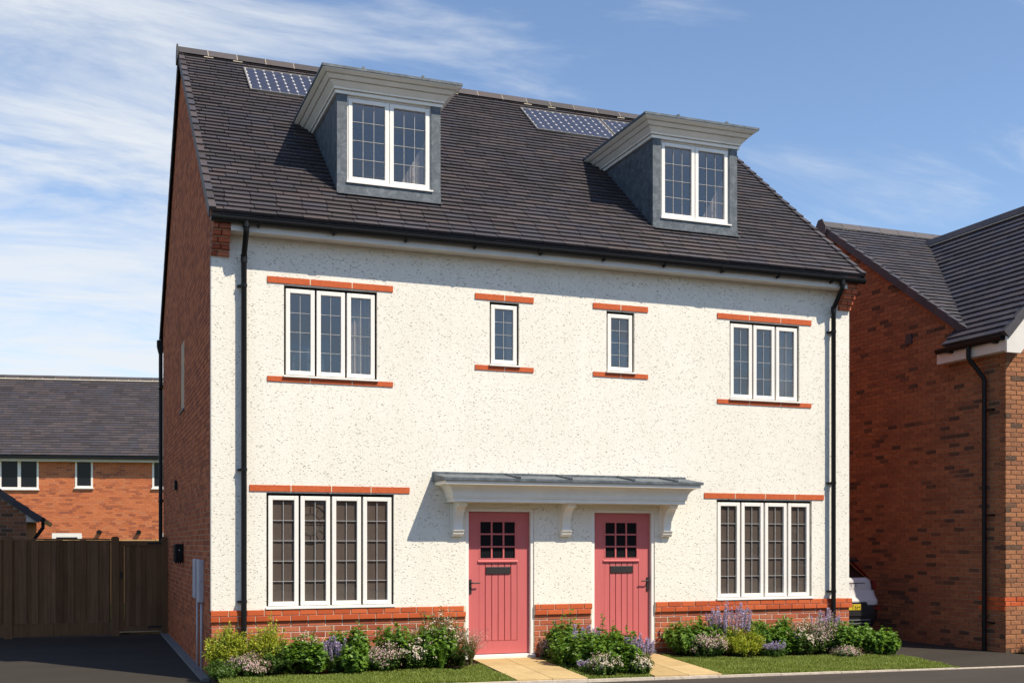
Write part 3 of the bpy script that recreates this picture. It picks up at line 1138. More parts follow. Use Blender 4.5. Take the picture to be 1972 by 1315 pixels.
def build_roof():
    cp, sp = math.cos(PITCH), math.sin(PITCH)
    X0, X1 = -0.03, HW + 0.03
    deck = MB()
    t = 0.03
    e = EAVE_Y + 0.02
    deck.prism([(e, EAVE_Z + TAN * (e - EAVE_Y) - t), (RIDGE_Y, RIDGE_Z - t), (HD - e, EAVE_Z + TAN * (e - EAVE_Y) - t), (HD - e, EAVE_Z + TAN * (e - EAVE_Y) - 0.002), (RIDGE_Y, RIDGE_Z - 0.002), (e, EAVE_Z + TAN * (e - EAVE_Y) - 0.002)], 0, X0 + 0.02, X1 - 0.02)
    rf = obj('roof', deck, 'tile_purple', house, label='steep dark purple-grey tiled roof')
    g = 0.135
    lay_tiles(rf, (X0, EAVE_Y, EAVE_Z), (1, 0, 0), (0, cp, sp), 46, g, 0.33, lambda v: (0.0, X1 - X0), 'tile_purple', 300, 'a', area=lambda c: not in_dormer(c))
    lay_tiles(rf, (X1, HD - EAVE_Y, EAVE_Z), (-1, 0, 0), (0, -cp, sp), 46, g, 0.33, lambda v: (0.0, X1 - X0), 'tile_purple', 0, 'a')
    # ridge tiles with pale mortar joints
    L = 0.452
    n = 21
    rl = (X1 - X0 + 0.06) / n
    prof = [(-0.135, -0.075), (-0.12, -0.055), (-0.035, 0.052), (0.0, 0.068), (0.035, 0.052), (0.12, -0.055), (0.135, -0.075), (0.11, -0.075), (0, 0.03), (-0.11, -0.075)]
    for k in range(n):
        a = X0 - 0.03 + k * rl
        mb = MB().prism([(RIDGE_Y + p, RIDGE_Z + 0.055 + z) for p, z in prof], 0, a + 0.004, a + rl - 0.004)
        obj('ridge_tile', mb, 'tile_purple', rf)
    mo = MB()
    for k in range(1, n):
        a = X0 - 0.03 + k * rl
        mo.prism([(RIDGE_Y + p * 0.97, RIDGE_Z + 0.053 + z * 0.97) for p, z in prof], 0, a - 0.0045, a + 0.0045)
        if k % 4 in (1, 2):
            mo.box((a - 0.07, RIDGE_Y - 0.139, RIDGE_Z - 0.048), (a + 0.08, RIDGE_Y - 0.12, RIDGE_Z - 0.038))
    obj('ridge_mortar', mo, 'mortar_white', rf)
    # block end of the ridge
    eb = MB().prism([(RIDGE_Y - 0.15, RIDGE_Z - 0.14), (RIDGE_Y - 0.15, RIDGE_Z - 0.01), (RIDGE_Y - 0.05, RIDGE_Z + 0.14), (RIDGE_Y + 0.05, RIDGE_Z + 0.14), (RIDGE_Y + 0.15, RIDGE_Z - 0.01), (RIDGE_Y + 0.15, RIDGE_Z - 0.14)], 0, X0 - 0.055, X0 - 0.032)
    obj('ridge_end', eb, 'tile_purple', rf)
    # dry verge units, two courses each
    for front in (1, -1):
        v = 0.0
        top = (RIDGE_Y - EAVE_Y) / cp - 0.08
        k = 0
        while v < top:
            l = min(0.262, top - v)
            for xs in (-1, 1):
                mb = MB()
                xo = X0 - 0.032 if xs < 0 else X1 + 0.032
                xi = X0 + 0.055 if xs < 0 else X1 - 0.055
                xm = X0 - 0.012 if xs < 0 else X1 + 0.012

                def P(x, vv, nn):
                    yy = EAVE_Y + vv * cp - nn * sp
                    zz = EAVE_Z + vv * sp + nn * cp
                    return (x, yy if front > 0 else HD - yy, zz)
                hi0, hi1 = 0.066, 0.044
                q = [P(xo, v, hi0), P(xi, v, hi0), P(xi, v + l, hi1), P(xo, v + l, hi1), P(xo, v, -0.075), P(xi, v, 0.03), P(xi, v + l, 0.02), P(xo, v + l, -0.085), P(xm, v, -0.075), P(xm, v, 0.03), P(xm, v + l, 0.02), P(xm, v + l, -0.085)]
                mb.raw(q, [(0, 1, 2, 3), (0, 3, 7, 4), (0, 4, 8, 9, 5, 1), (3, 2, 6, 10, 11, 7), (1, 5, 6, 2), (4, 7, 11, 8), (8, 11, 10, 9), (9, 10, 6, 5)])
                obj('verge_tile', mb, 'tile_purple', rf)
            v += 0.262
            k += 1
    # fascia, soffit and gutter
    for front in (1, -1):
        def Y(y):
            return y if front > 0 else HD - y
        fa = MB()
        fa.box((0.215, min(Y(-0.245), Y(-0.225)), 5.665), (HW - 0.215, max(Y(-0.245), Y(-0.225)), 5.84))
        fa.box((0.215, min(Y(-0.224), Y(-0.002)), 5.675), (HW - 0.215, max(Y(-0.224), Y(-0.002)), 5.685))
        obj('fascia', fa, 'soffit_white', house)
        gy = Y(-0.305)
        mb = MB()
        pr = []
        for k in range(13):
            t = math.pi * k / 12
            pr.append((gy - 0.056 * math.cos(t), 5.815 - 0.060 * math.sin(t) * 1.25))
        inn = [(gy + (p - gy) * 0.93, 5.815 + (z - 5.815) * 0.93) for p, z in pr][::-1]
        mb.prism(pr + inn, 0, X0 - 0.0, X1 + 0.02)
        mb.prism(pr, 0, X1 + 0.021, X1 + 0.027)
        mb.prism(pr, 0, X0 - 0.007, X0 - 0.001)
        gt = obj('gutter', mb, 'black_plastic', house, label='black half-round gutter under the front eaves' if front > 0 else 'black gutter at the rear eaves')
        if front > 0:
            for k in range(10):
                x = 0.55 + k * 0.96
                b = MB()
                pr2 = [(gy - 0.061 * math.cos(math.pi * i / 8), 5.812 - 0.066 * math.sin(math.pi * i / 8) * 1.22) for i in range(9)]
                w = 0.05 if k % 3 == 1 else 0.014
                b.prism(pr2 + [(gy + 0.05, 5.78), (gy - 0.05, 5.78)], 0, x - w, x + w)
                b.box((x - 0.012, gy - 0.012, 5.715), (x + 0.012, gy + 0.06, 5.74))
                obj('gutter_clip', b, 'black_plastic', gt)
    # stepped brick corbels at the two front corners
    for sx in (0, 1):
        cb = MB()
        k_ = obj('corbel', MB().box((0.012 if not sx else HW - 0.205, -0.012, 5.385), (0.205 if not sx else HW - 0.012, 0.05, 5.84)), 'mortar', house, label='stepped brick corbel under the eaves')
        for c in range(6):
            z0 = 5.372 + c * BH
            pj = min(0.05 + c * 0.052, 0.285)
            for (a, b) in (((0.0, 0.102), (0.112, 0.215)) if c % 2 else ((0.0, 0.06), (0.07, 0.215))):
                if sx:
                    a, b = HW - b, HW - a
                ub('brick', (a, -pj, z0 + BJ), (b, 0.04, z0 + BH if c < 5 else 5.835), 'brick_plinth', k_, key='brick', maker=uchamfer)
            if c:
                m = MB().box((0.01 if not sx else HW - 0.205, -pj + 0.06, z0 - 0.002), (0.205 if not sx else HW - 0.01, 0.04, z0 + BJ + 0.002))
                obj('bed_joint', m, 'mortar', k_)


build_roof()


def build_downpipes():
    for x, lab, s in ((0.395, 'black downpipe near the left corner of the white front', 1), (9.375, 'black downpipe near the right corner of the white front', -1)):
        top = 5.76
        pts = [(x, -0.305, top), (x, -0.305, 5.66), (x, -0.290, 5.63), (x, -0.100, 5.40), (x, -0.085, 5.365), (x, -0.085, 0.17)]
        mb = MB().tube(pts, 0.036, 14)
        mb.tube([(x, -0.305, 5.79), (x, -0.305, 5.70)], 0.045, 14)
        mb.tube([(x, -0.085, 5.41), (x, -0.085, 5.31)], 0.0415, 14)
        d = obj('downpipe', mb, 'black_plastic', house, label=lab, smooth=True, auto=40)
        for z in (5.02, 2.68, 1.0):
            c = MB().tube([(x, -0.085, z - 0.018), (x, -0.085, z + 0.018)], 0.042, 14)
            c.box((x - 0.075, -0.04, z - 0.015), (x + 0.03, -0.001, z + 0.012))
            c.box((x - 0.075, -0.072, z - 0.01), (x - 0.035, -0.041, z + 0.008))
            obj('pipe_clip', c, 'black_plastic', d)
    # rear corner pipe with hopper, seen past the gable
    x, y = -0.03, 9.36
    mb = MB().tube([(x, y, 5.62), (x, y, 0.0)], 0.04, 12)
    d = obj('downpipe', mb, 'black_plastic', house, label='black downpipe with hopper at the rear corner of the gable', smooth=True, auto=40)
    h = MB().prism([(x - 0.075, 5.86), (x + 0.075, 5.86), (x + 0.075, 5.74), (x + 0.04, 5.60), (x - 0.04, 5.60), (x - 0.075, 5.74)], 1, y - 0.07, y + 0.07)
    obj('hopper', h, 'black_plastic', d)
    for z in (4.9, 2.6):
        obj('pipe_clip', MB().box((x - 0.05, y - 0.33, z - 0.025), (x + 0.05, y + 0.045, z + 0.025)), 'black_plastic', d)


build_downpipes()


def build_dormers():
    global FY
    for i, x0 in enumerate(DORMERS):
        x1 = x0 + DW
        zb, zs, zt = 6.50, 7.835, 8.085
        lab = ('left' if i == 0 else 'right') + ' lead-clad dormer with a two-light leaded window'
        # cheeks
        ck = MB()

        def yr(z):
            return (z - EAVE_Z) / TAN + EAVE_Y - 0.02
        for xa, xb in ((x0, x0 + 0.11), (x1 - 0.11, x1)):
            ck.prism([(DY, zb - 0.05), (DY + 0.05, zb - 0.08), (yr(zs) + 0.25, zs), (DY, zs)], 0, xa + (0.006 if xa == x0 else 0), xb - (0.006 if xa != x0 else 0))
        ck.box((x0 + 0.11, 1.6, 6.7), (x1 - 0.11, 1.66, 7.83))
        d = obj('dormer', ck, 'lead_sheet', house, label=lab)
        # front posts and apron
        wa, wb = x0 + 0.140, x1 - 0.135
        for nm, a, b in (('post', x0, wa), ('post', wb, x1)):
            obj(nm, MB().box((a, DY - 0.012, 6.637), (b, DY + 0.07, zs)), 'lead_sheet', d)
        ap = MB().prism([(DY - 0.020, 6.475), (DY - 0.020, 6.632), (DY + 0.05, 6.632), (DY + 0.05, 6.475)], 0, x0 - 0.004, x1 + 0.004)
        ap.box((x0 - 0.004, DY - 0.10, 6.462), (x1 + 0.004, DY - 0.021, 6.474))
        obj('apron', ap, 'lead_sheet', d)
        # window: full white frame, two casements, 3 x 4 leaded panes each
        wy = DY + 0.012
        zw0, zw1 = 6.665, 7.815
        mb = MB()
        ring(mb, wa + 0.001, wb - 0.001, zw0, zs - 0.001, 0.022, wy + 0.006, wy + 0.07)
        xm = (wa + wb) / 2
        obj('window_frame', mb, 'white_frame', d)
        sb = MB().prism([(wy - 0.055, 6.638), (wy - 0.055, 6.658), (wy + 0.02, 6.668), (wy + 0.02, 6.638)], 0, wa - 0.012, wb + 0.02)
        obj('sill', sb, 'white_frame', d)
        for a, b in ((wa + 0.022, xm - 0.006), (xm + 0.006, wb - 0.022)):
            mb = MB()
            ring(mb, a, b, zw0 + 0.008, zw1 - 0.012, 0.056, wy - 0.004, wy + 0.05, 0.062)
            obj('casement', mb, 'white_frame', d, bevel=0.005)
            ia, ib, ic, id_ = a + 0.056, b - 0.056, zw0 + 0.07, zw1 - 0.068
            cols, rows = 3, 4
            pw, ph = (ib - ia) / cols, (id_ - ic) / rows
            me = unit_mesh('pane', 'glass', lambda m: m.face((0, 0, 0), (1, 0, 0), (1, 0, 1), (0, 0, 1)))
            for r in range(rows):
                for k in range(cols):
                    wm = Matrix.Translation((ia + k * pw, wy + 0.028, ic + r * ph)) @ Matrix.Rotation(rng.uniform(-0.004, 0.004), 4, 'X') @ Matrix.Rotation(rng.uniform(-0.004, 0.004), 4, 'Z') @ Matrix.Diagonal((pw, 1, ph, 1))
                    link('pane', me, d, wm)
            for k in range(1, cols):
                x = ia + k * pw
                ub('lead_bar', (x - 0.0032, wy + 0.018, ic), (x + 0.0032, wy + 0.034, id_), 'lead_came', d)
            for r in range(1, rows):
                z = ic + r * ph
                ub('lead_bar', (ia, wy + 0.017, z - 0.0032), (ib, wy + 0.035, z + 0.0032), 'lead_came', d)
        obj('mullion_cover', MB().box((xm - 0.0055, wy + 0.01, zw0 + 0.02), (xm + 0.0055, wy + 0.06, zw1)), 'white_frame', d)
        # moulded cornice on three sides
        FY = DY
        prof = [(-0.1, zs), (0.028, zs), (0.028, zs + 0.040), (0.006, zs + 0.041), (0.006, zs + 0.053), (0.048, zs + 0.054), (0.050, zs + 0.074)]
        prof += [(0.112, zs + 0.138), (0.090, zs + 0.140), (0.090, zs + 0.152), (0.128, zs + 0.153), (0.172, zs + 0.194), (0.152, zs + 0.196), (0.152, zs + 0.207), (0.190, zs + 0.208), (0.236, zt - 0.010), (0.236, zt), (0.0, zt)]
        mb = MB()
        sweep(mb, prof, x0, x1, lambda z: yr(z) + 0.16)
        obj('cornice', mb, 'cornice_paint', d)
        FY = 0.0
        ob = 0.25
        ld = MB().box((x0 - ob, DY - ob, zt + 0.002), (x1 + ob, yr(8.12) + 0.15, zt + 0.036))
        obj('lead_roof', ld, 'lead_sheet', d)
        for x in (x0 + 0.31, x1 - 0.32):
            obj('lead_roll', MB().tube([(x, DY - ob - 0.002, zt + 0.046), (x, yr(8.13) + 0.15, zt + 0.046)], 0.021, 8), 'lead_sheet', d)
        cu = MB()
        m_ = 30
        pts = [(wb - 0.40 + 0.42 * q / m_, DY + 0.13 + 0.02 * math.sin(q * 1.9) + 0.01 * math.sin(q * 0.7)) for q in range(m_ + 1)]
        for q in range(m_):
            (xa, ya), (xb2, yb_) = pts[q], pts[q + 1]
            za_ = zw0 + 0.10 + 0.75 * q / m_
            zb_ = zw0 + 0.10 + 0.75 * (q + 1) / m_
            cu.face((xa, ya, zw0 - 0.02), (xb2, yb_, zw0 - 0.02), (xb2, yb_, zb_), (xa, ya, za_))
        obj('curtain', cu, 'curtain', d, smooth=True)
        # room behind the glass
        rm = MB().box((x0 + 0.11, DY + 0.08, 7.82), (x1 - 0.11, 1.6, 7.834))
        obj('room_ceiling', rm, 'interior_ceiling', d)


build_dormers()


def build_solar():
    cp, sp = math.cos(PITCH), math.sin(PITCH)
    for x0, x1, lab in ((0.94, 2.48, 'blue solar panel left of the left dormer'), (5.80, 7.345, 'blue solar panel between the two dormers'), (7.375, 8.92, 'blue solar panel behind the right dormer')):
        v0 = (3.37 - EAVE_Y) / cp
        v1 = (4.20 - EAVE_Y) / cp
        F = Matrix(((1, 0, 0, x0), (0, cp, -sp, EAVE_Y + v0 * cp), (0, sp, cp, EAVE_Z + v0 * sp), (0, 0, 0, 1)))
        w, h = x1 - x0, v1 - v0
        fr = MB()
        for a, b in (((0, 0, 0.01), (w, 0.022, 0.068)), ((0, h - 0.022, 0.01), (w, h, 0.068)), ((0, 0.022, 0.01), (0.022, h - 0.022, 0.068)), ((w - 0.022, 0.022, 0.01), (w, h - 0.022, 0.068))):
            fr.box(a, b)
        p = obj('solar_panel', fr, 'aluminium', house, frame=F, label=lab)
        obj('back_sheet', MB().box((0.022, 0.022, 0.02), (w - 0.022, h - 0.022, 0.060)), 'solar_back', p, frame=F)
        nx, ny = 10, 6
        m = 0.03
        cw, ch = (w - 2 * m) / nx, (h - 2 * m) / ny

        def octa(mb):
            c = 0.16
            q = [(c, 0), (1 - c, 0), (1, c), (1, 1 - c), (1 - c, 1), (c, 1), (0, 1 - c), (0, c)]
            mb.prism(q, 2, 0.0, 1.0)
        me = unit_mesh('solar_cell', 'solar_cell', octa)
        for i in range(nx):
            for j in range(ny):
                wm = F @ Matrix.Translation((m + i * cw + 0.002, m + j * ch + 0.0015, 0.0602)) @ Matrix.Diagonal((cw - 0.005, ch - 0.0035, 0.002, 1))
                link('solar_cell', me, p, wm)


build_solar()


# ------------------------------------------------------------------ things on and in the house
def build_fixtures():
    for y, lab in ((1.52, 'grey meter box with conduit, the one nearer the gate'), (0.93, 'grey meter box with conduit, the one nearer the white front')):
        zb, zt = (0.975, 1.525) if y > 1.2 else (0.945, 1.520)
        t = thing('meter_box', lab, 'meter box', (0, y, 0), group='meter boxes on the gable')
        mb = MB().box((-0.072, y, zb), (0.004, y + 0.28, zt))
        obj('cover', mb, 'grey_box', t, bevel=0.012)
        obj('lock', MB().disc((-0.035, y + 0.003, zb + 0.29), (0, -1, 0), 0.007, 0.006, 10), 'black_plastic', t)
        obj('conduit', MB().tube([(-0.026, y + 0.05, zb + 0.02), (-0.026, y + 0.05, 0.03)], 0.016, 10), 'grey_box', t, smooth=True)
    y = 4.15
    t = thing('wall_charger', 'black charger box on the shaded brick gable beside the gate', 'charger', (0, y, 0))
    mb = MB().box((-0.145, y, 1.435), (0.004, y + 0.24, 1.735))
    obj('case', mb, 'black_plastic', t, bevel=0.02)
    obj('logo_dot', MB().disc((-0.07, y + 0.004, 1.635), (0, -1, 0), 0.010, 0.008, 10), 'soffit_white', t)  # tiny pale logo dot, gives no light
    for k in range(3):
        obj('cable_gland', MB().tube([(-0.115 + k * 0.035, y + 0.06, 1.44), (-0.115 + k * 0.035, y + 0.06, 1.41)], 0.011, 8), 'black_plastic', t)
    # ornaments seen through the glass
    t = thing('wall_clock', 'round wire clock seen through the left ground floor window', 'clock', (1.27, 0.0555, 1.98))
    c = Vector((1.27, 0.0555, 1.985))
    pts = [(c.x + 0.235 * math.cos(a), c.y, c.z + 0.255 * math.sin(a)) for a in [2 * math.pi * k / 36 for k in range(37)]]
    obj('rim', MB().tube(pts, 0.0035, 6, False), 'black_iron', t, smooth=True)
    pts = [(c.x + 0.13 * math.cos(a), c.y, c.z + 0.14 * math.sin(a)) for a in [2 * math.pi * k / 36 for k in range(37)]]
    obj('inner_rim', MB().tube(pts, 0.002, 6, False), 'black_iron', t, smooth=True)
    for k in range(12):
        a = 2 * math.pi * k / 12
        obj('hour_mark', MB().tube([(c.x + 0.14 * math.cos(a), c.y, c.z + 0.15 * math.sin(a)), (c.x + 0.21 * math.cos(a), c.y, c.z + 0.23 * math.sin(a))], 0.0028, 6), 'black_iron', t)
    obj('hand', MB().tube([(c.x, c.y, c.z), (c.x + 0.08, c.y, c.z + 0.11)], 0.0028, 6), 'black_iron', t)
    obj('cross_bar', MB().box((c.x - 0.23, c.y - 0.002, c.z - 0.002), (c.x + 0.23, c.y + 0.002, c.z + 0.002)), 'black_iron', t)
    t = thing('round_ornament', 'blue round ornament standing in the upper left window', 'ornament', (1.22, 0.3, 3.9))
    obj('disc', MB().disc((1.28, 0.30, 4.12), (0, -1, 0), 0.215, 0.03, 32), 'disc_blue', t)
    obj('stand', MB().box((1.20, 0.25, 3.70), (1.36, 0.33, 3.93)), 'disc_blue', t)
    obj('shelf', MB().box((1.0, 0.2, 3.66), (1.56, 0.4, 3.70)), 'disc_blue', t)


build_fixtures()


# ------------------------------------------------------------------ neighbour on the right
def build_neighbour():
    NX = 12.25
    n = thing('brown_brick_house', 'brown brick house with slate-coloured roof and projecting wing on the right', 'house', (NX, -0.64, 0))
    YF, YR, RY, RZ = -0.64, 8.0, 4.08, 8.0
    ez, ey, tn = 5.26, 0.14, 0.695
    # gable wall mortar
    def mz(y):
        return ez + tn * (min(y, 2 * RY - y) - ey)
    poly = [(0.30, 0.0), (YR, 0.0), (YR, mz(YR) - 0.04), (RY, mz(RY) - 0.05), (0.30, mz(0.30) - 0.04)]
    wl_ = obj('side_wall', MB().prism(poly, 0, NX + 0.008, NX + 0.12), 'mortar_dark', n, label='shaded brown brick gable wall')
    obj('side_wall_front', MB().box((NX + 0.008, YF + 0.11, 0.0), (NX + 0.12, 0.2995, 5.0)), 'mortar_dark', n)

    def span(z):
        if z < 4.95:
            return (YF, YR)
        if z < 5.25:
            return (0.30, YR)
        k = (z + 0.06 - ez) / tn + ey
        return (max(0.30, k), min(YR, 2 * RY - k))
    br = bricks(YF, YR, -0.02, 106, [(-9, -9, -9, -9)], span, off=0.02)
    rest = MB()
    big = [b for b in br if b[0] < 3.3 and 0.12 < b[2]]
    # nearest bricks (largest in view) become parts of their own
    big.sort(key=lambda b: b[0] * 0.8 + abs(b[2] - 2.6) * 0.15)
    keep = set(big[:300])

    def umk(mb):
        f = [(0, 0.98, 0.06), (0, 0.02, 0.06), (0, 0.02, 0.94), (0, 0.98, 0.94)]
        b = [(0.14, 1, 0), (0.14, 0, 0), (0.14, 0, 1), (0.14, 1, 1)]
        q = [(1, 1, 0), (1, 0, 0), (1, 0, 1), (1, 1, 1)]
        fs_ = [(0, 1, 2, 3)]
        for o in (0, 4):
            for i in range(4):
                j = (i + 1) % 4
                fs_.append((o + i, o + 4 + i, o + 4 + j, o + j))
        mb.raw(f + b + q, fs_)
    band = (0.712, 0.862)
    for b in br:
        ua, ubb, za, zb = b
        j = rng.uniform(0, 0.005)
        if ua < YF + 0.38 and band[0] - 0.02 < (za + zb) / 2 < band[1] and za > 0.6:
            ub('brick', (NX - 0.012, ua, za), (NX + 0.02, ubb, zb), 'brick_band', wl_, key='brick_x', maker=umk)
        elif b in keep:
            ub('brick', (NX - j, ua, za), (NX + 0.02, ubb, zb), 'brick_brown', wl_, key='brick_x', maker=umk)
        else:
            x = NX - j
            q = [(x, ubb, za), (x, ua, za), (x, ua, zb), (x, ubb, zb), (NX + .01, ubb, za), (NX + .01, ua, za), (NX + .01, ua, zb), (NX + .01, ubb, zb)]
            rest.raw(q, [(0, 1, 2, 3), (0, 4, 5, 1), (1, 5, 6, 2), (2, 6, 7, 3), (3, 7, 4, 0)])
    obj('side_brickwork', rest, 'brick_brown', wl_, kind='stuff')
    # sunlit front wall of the wing
    WX1 = 16.75
    fw_ = obj('front_wall', MB().prism([(NX + 0.022, 0.0), (WX1, 0.0), (WX1, 5.0), (14.5, 7.35), (NX + 0.022, 5.0)], 1, YF + 0.008, YF + 0.11), 'mortar_warm', n, label='sunlit brick front of the wing')
    for ua, ubb, za, zb in bricks(NX, NX + 2.0, -0.02, 92, [], lambda z: (NX + 0.0 if z < 4.9 else NX + (z - 4.9) * 0.96, min(NX + 2.0, WX1)), off=0.11):
        mid = (za + zb) / 2
        m = 'brick_band' if 0.70 < mid < 0.86 else 'brick_brown'
        if ua < NX + 0.72:
            ub('brick', (ua, YF - rng.uniform(0, 0.006), za), (ubb, YF + 0.03, zb), m, fw_, key='brick', maker=uchamfer)
        # beyond the picture edge the courses carry on in one piece
    ob = MB()
    ob2 = MB()
    for ua, ubb, za, zb in bricks(NX + 0.72, WX1, -0.02, 66, [], None, off=0.09):
        (ob2 if 0.70 < (za + zb) / 2 < 0.86 else ob).face((ua, YF, za), (ubb, YF, za), (ubb, YF, zb), (ua, YF, zb))
    obj('front_brickwork', ob, 'brick_brown', fw_, kind='stuff')
    obj('band_brickwork', ob2, 'brick_band', fw_, kind='stuff')
    # main roof
    cp, sp = math.cos(math.atan(tn)), math.sin(math.atan(tn))
    X0 = NX - 0.06
    g = 0.155
    ly = (RY - ey) / cp
    dk = MB().prism([(ey, ez - 0.03), (RY, mz(RY) - 0.03), (2 * RY - ey, ez - 0.03), (2 * RY - ey, ez - 0.002), (RY, mz(RY) - 0.002), (ey, ez - 0.002)], 0, X0 + 0.03, 22.0)
    rf = obj('main_roof', dk, 'tile_slate', n, label='lit dark grey tiled roof slope of the brown brick house')
    lay_tiles(rf, (X0, ey, ez), (1, 0, 0), (0, cp, sp), int(ly / g) + 1, g, 0.33, lambda v: (0.0, 9.5), 'tile_slate', 150, 'b', area=lambda c: c.x < 12.2 + (c.y - 0.1) * 0.66)
    nr = 20
    for k in range(nr):
        a = X0 - 0.03 + k * 0.45
        prof = [(-0.13, -0.075), (-0.035, 0.052), (0.0, 0.066), (0.035, 0.052), (0.13, -0.075)]
        obj('ridge_tile', MB().prism([(RY + p, mz(RY) + 0.055 + z) for p, z in prof], 0, a + 0.004, a + 0.446), 'tile_slate', rf)
    mo = MB().prism([(RY - 0.138, mz(RY) - 0.05), (RY, mz(RY) + 0.09), (RY, mz(RY) - 0.05)], 0, X0, X0 + 9)
    obj('ridge_mortar', mo, 'mortar_white', rf)
    e = MB().prism([(RY - 0.17, mz(RY) - 0.17), (RY - 0.18, mz(RY) - 0.02), (RY - 0.06, mz(RY) + 0.145), (RY + 0.06, mz(RY) + 0.145), (RY + 0.18, mz(RY) - 0.02), (RY + 0.17, mz(RY) - 0.17), (RY, mz(RY) - 0.24)], 0, X0 - 0.055, X0 - 0.032)
    obj('ridge_end', e, 'tile_slate', rf)
    for side in (1, -1):
        v = -0.05
        while v < ly - 0.1:
            l = min(0.302, ly - 0.1 - v)

            def P(x, vv, nn):
                yy = ey + vv * cp - nn * sp
                zz = ez + vv * sp + nn * cp
                return (x, yy if side > 0 else 2 * RY - yy, zz)
            xo, xi = X0 - 0.03, X0 + 0.05
            q = [P(xo, v, 0.058), P(xi, v, 0.058), P(xi, v + l, 0.038), P(xo, v + l, 0.038), P(xo, v, -0.085), P(xi, v, -0.02), P(xi, v + l, -0.02), P(xo, v + l, -0.085)]
            obj('verge_tile', MB().raw(q, [(0, 1, 2, 3), (0, 3, 7, 4), (0, 4, 5, 1), (3, 2, 6, 7), (1, 5, 6, 2), (4, 7, 6, 5)]), 'tile_slate', rf)
            v += 0.302
    obj('eave_end', MB().prism([(0.12, 5.08), (0.36, 5.20), (0.36, 5.36), (0.12, 5.20)], 0, NX - 0.03, NX + 0.02), 'soffit_white', rf)
    # wing roof: left slope facing the drive, right slope behind
    rx, rz2 = 14.5, 7.74
    lx, lz = 11.97, 5.03
    tw = (rz2 - lz) / (rx - lx)
    aw = math.atan(tw)
    cw, sw = math.cos(aw), math.sin(aw)
    yf2, yb2 = -0.93, 4.2
    dk = MB()
    dk.prism([(lx + 0.02, lz - 0.02), (rx, rz2 - 0.03), (2 * rx - lx, lz - 0.03), (2 * rx - lx, lz), (rx, rz2 - 0.002), (lx + 0.02, lz + 0.01)], 1, yf2 + 0.02, 0.44)
    dk.prism([(NX + 0.2, lz + (NX + 0.2 - lx) * tw - 0.03), (rx, rz2 - 0.03), (2 * rx - lx, lz - 0.03), (2 * rx - lx, lz), (rx, rz2 - 0.002), (NX + 0.2, lz + (NX + 0.2 - lx) * tw - 0.002)], 1, 0.44, yb2)
    wr = obj('wing_roof', dk, 'tile_slate', n, label='shaded slope of the projecting wing roof')
    lw = (rx - lx) / cw
    vv0 = (NX + 0.1 - lx) / cw

    def sp2(v):
        # u runs towards the road (-y) from y=yb2; low rows stop at the main verge
        back = 0.46 if v < vv0 else min(yb2, 0.137 + (v * cw + lx - 12.22) * 1.54 + 0.35)
        return (yb2 - back, yb2 - yf2)
    lay_tiles(wr, (lx, yb2, lz), (0, -1, 0), (cw, 0, sw), int(lw / g), g, 0.33, sp2, 'tile_slate', 150, 'b', area=lambda c: c.y < 3.6)
    lay_tiles(wr, (2 * rx - lx, yf2, lz), (0, 1, 0), (-cw, 0, sw), int(lw / g), g, 0.33, lambda v: (0, 4.6), 'tile_slate', 0, 'b')
    for k in range(11):
        a = yf2 - 0.02 + k * 0.45
        prof = [(-0.12, -0.085), (-0.035, 0.052), (0.0, 0.066), (0.035, 0.052), (0.12, -0.085)]
        obj('ridge_tile', MB().prism([(rx + p, rz2 + 0.07 + z) for p, z in prof], 1, a + 0.003, a + 0.447), 'tile_slate', wr)
    obj('ridge_mortar', MB().prism([(rx - 0.132, rz2 - 0.05), (rx, rz2 + 0.08), (rx, rz2 - 0.05)], 1, yf2, 3.9), 'mortar_white', wr)
    v = -0.02
    while v < lw - 0.05:
        def P(yy, vv, nn):
            return (lx + vv * cw - nn * sw, yy, lz + vv * sw + nn * cw)
        l = min(0.302, lw - 0.05 - v)
        yo, yi = yf2 - 0.03, yf2 + 0.05
        q = [P(yo, v, 0.058), P(yi, v, 0.058), P(yi, v + l, 0.038), P(yo, v + l, 0.038), P(yo, v, -0.09), P(yi, v, -0.02), P(yi, v + l, -0.02), P(yo, v + l, -0.09)]
        obj('verge_tile', MB().raw(q, [(3, 2, 1, 0), (4, 7, 3, 0), (1, 5, 4, 0), (7, 6, 2, 3), (2, 6, 5, 1), (5, 6, 7, 4)]), 'tile_slate', wr)
        v += 0.302
    # white bargeboard, fascia, soffit, gutter and pipe
    bb = MB().prism([(lx + 0.02, lz - 0.30), (lx + 0.02, lz - 0.05), (rx, rz2 - 0.07), (rx, rz2 - 0.35), (lx + 0.30, lz - 0.30)], 1, yf2 - 0.005, yf2 + 0.03)
    obj('bargeboard', bb, 'soffit_white', n, label='white bargeboard on the wing gable')
    fb = MB().box((lx + 0.055, yf2 + 0.03, lz - 0.26), (lx + 0.08, 0.66, lz - 0.03))
    fb.box((lx + 0.081, yf2 + 0.03, lz - 0.25), (NX - 0.003, 0.66, lz - 0.24))
    obj('fascia', fb, 'soffit_white', n)
    gx = lx + 0.0
    pr = [(gx - 0.056 * math.cos(math.pi * k / 10), lz - 0.035 - 0.072 * math.sin(math.pi * k / 10)) for k in range(11)]
    gt = obj('gutter', MB().prism(pr + [(gx + 0.05, lz - 0.035), (gx - 0.05, lz - 0.035)], 1, yf2 + 0.06, 0.60), 'black_plastic', n)
    for yy in (-0.70, 0.30):
        obj('gutter_clip', MB().box((gx - 0.03, yy - 0.03, lz - 0.13), (gx + 0.05, yy + 0.03, lz - 0.09)), 'black_plastic', gt)
    yy = -0.26
    px_ = NX - 0.075
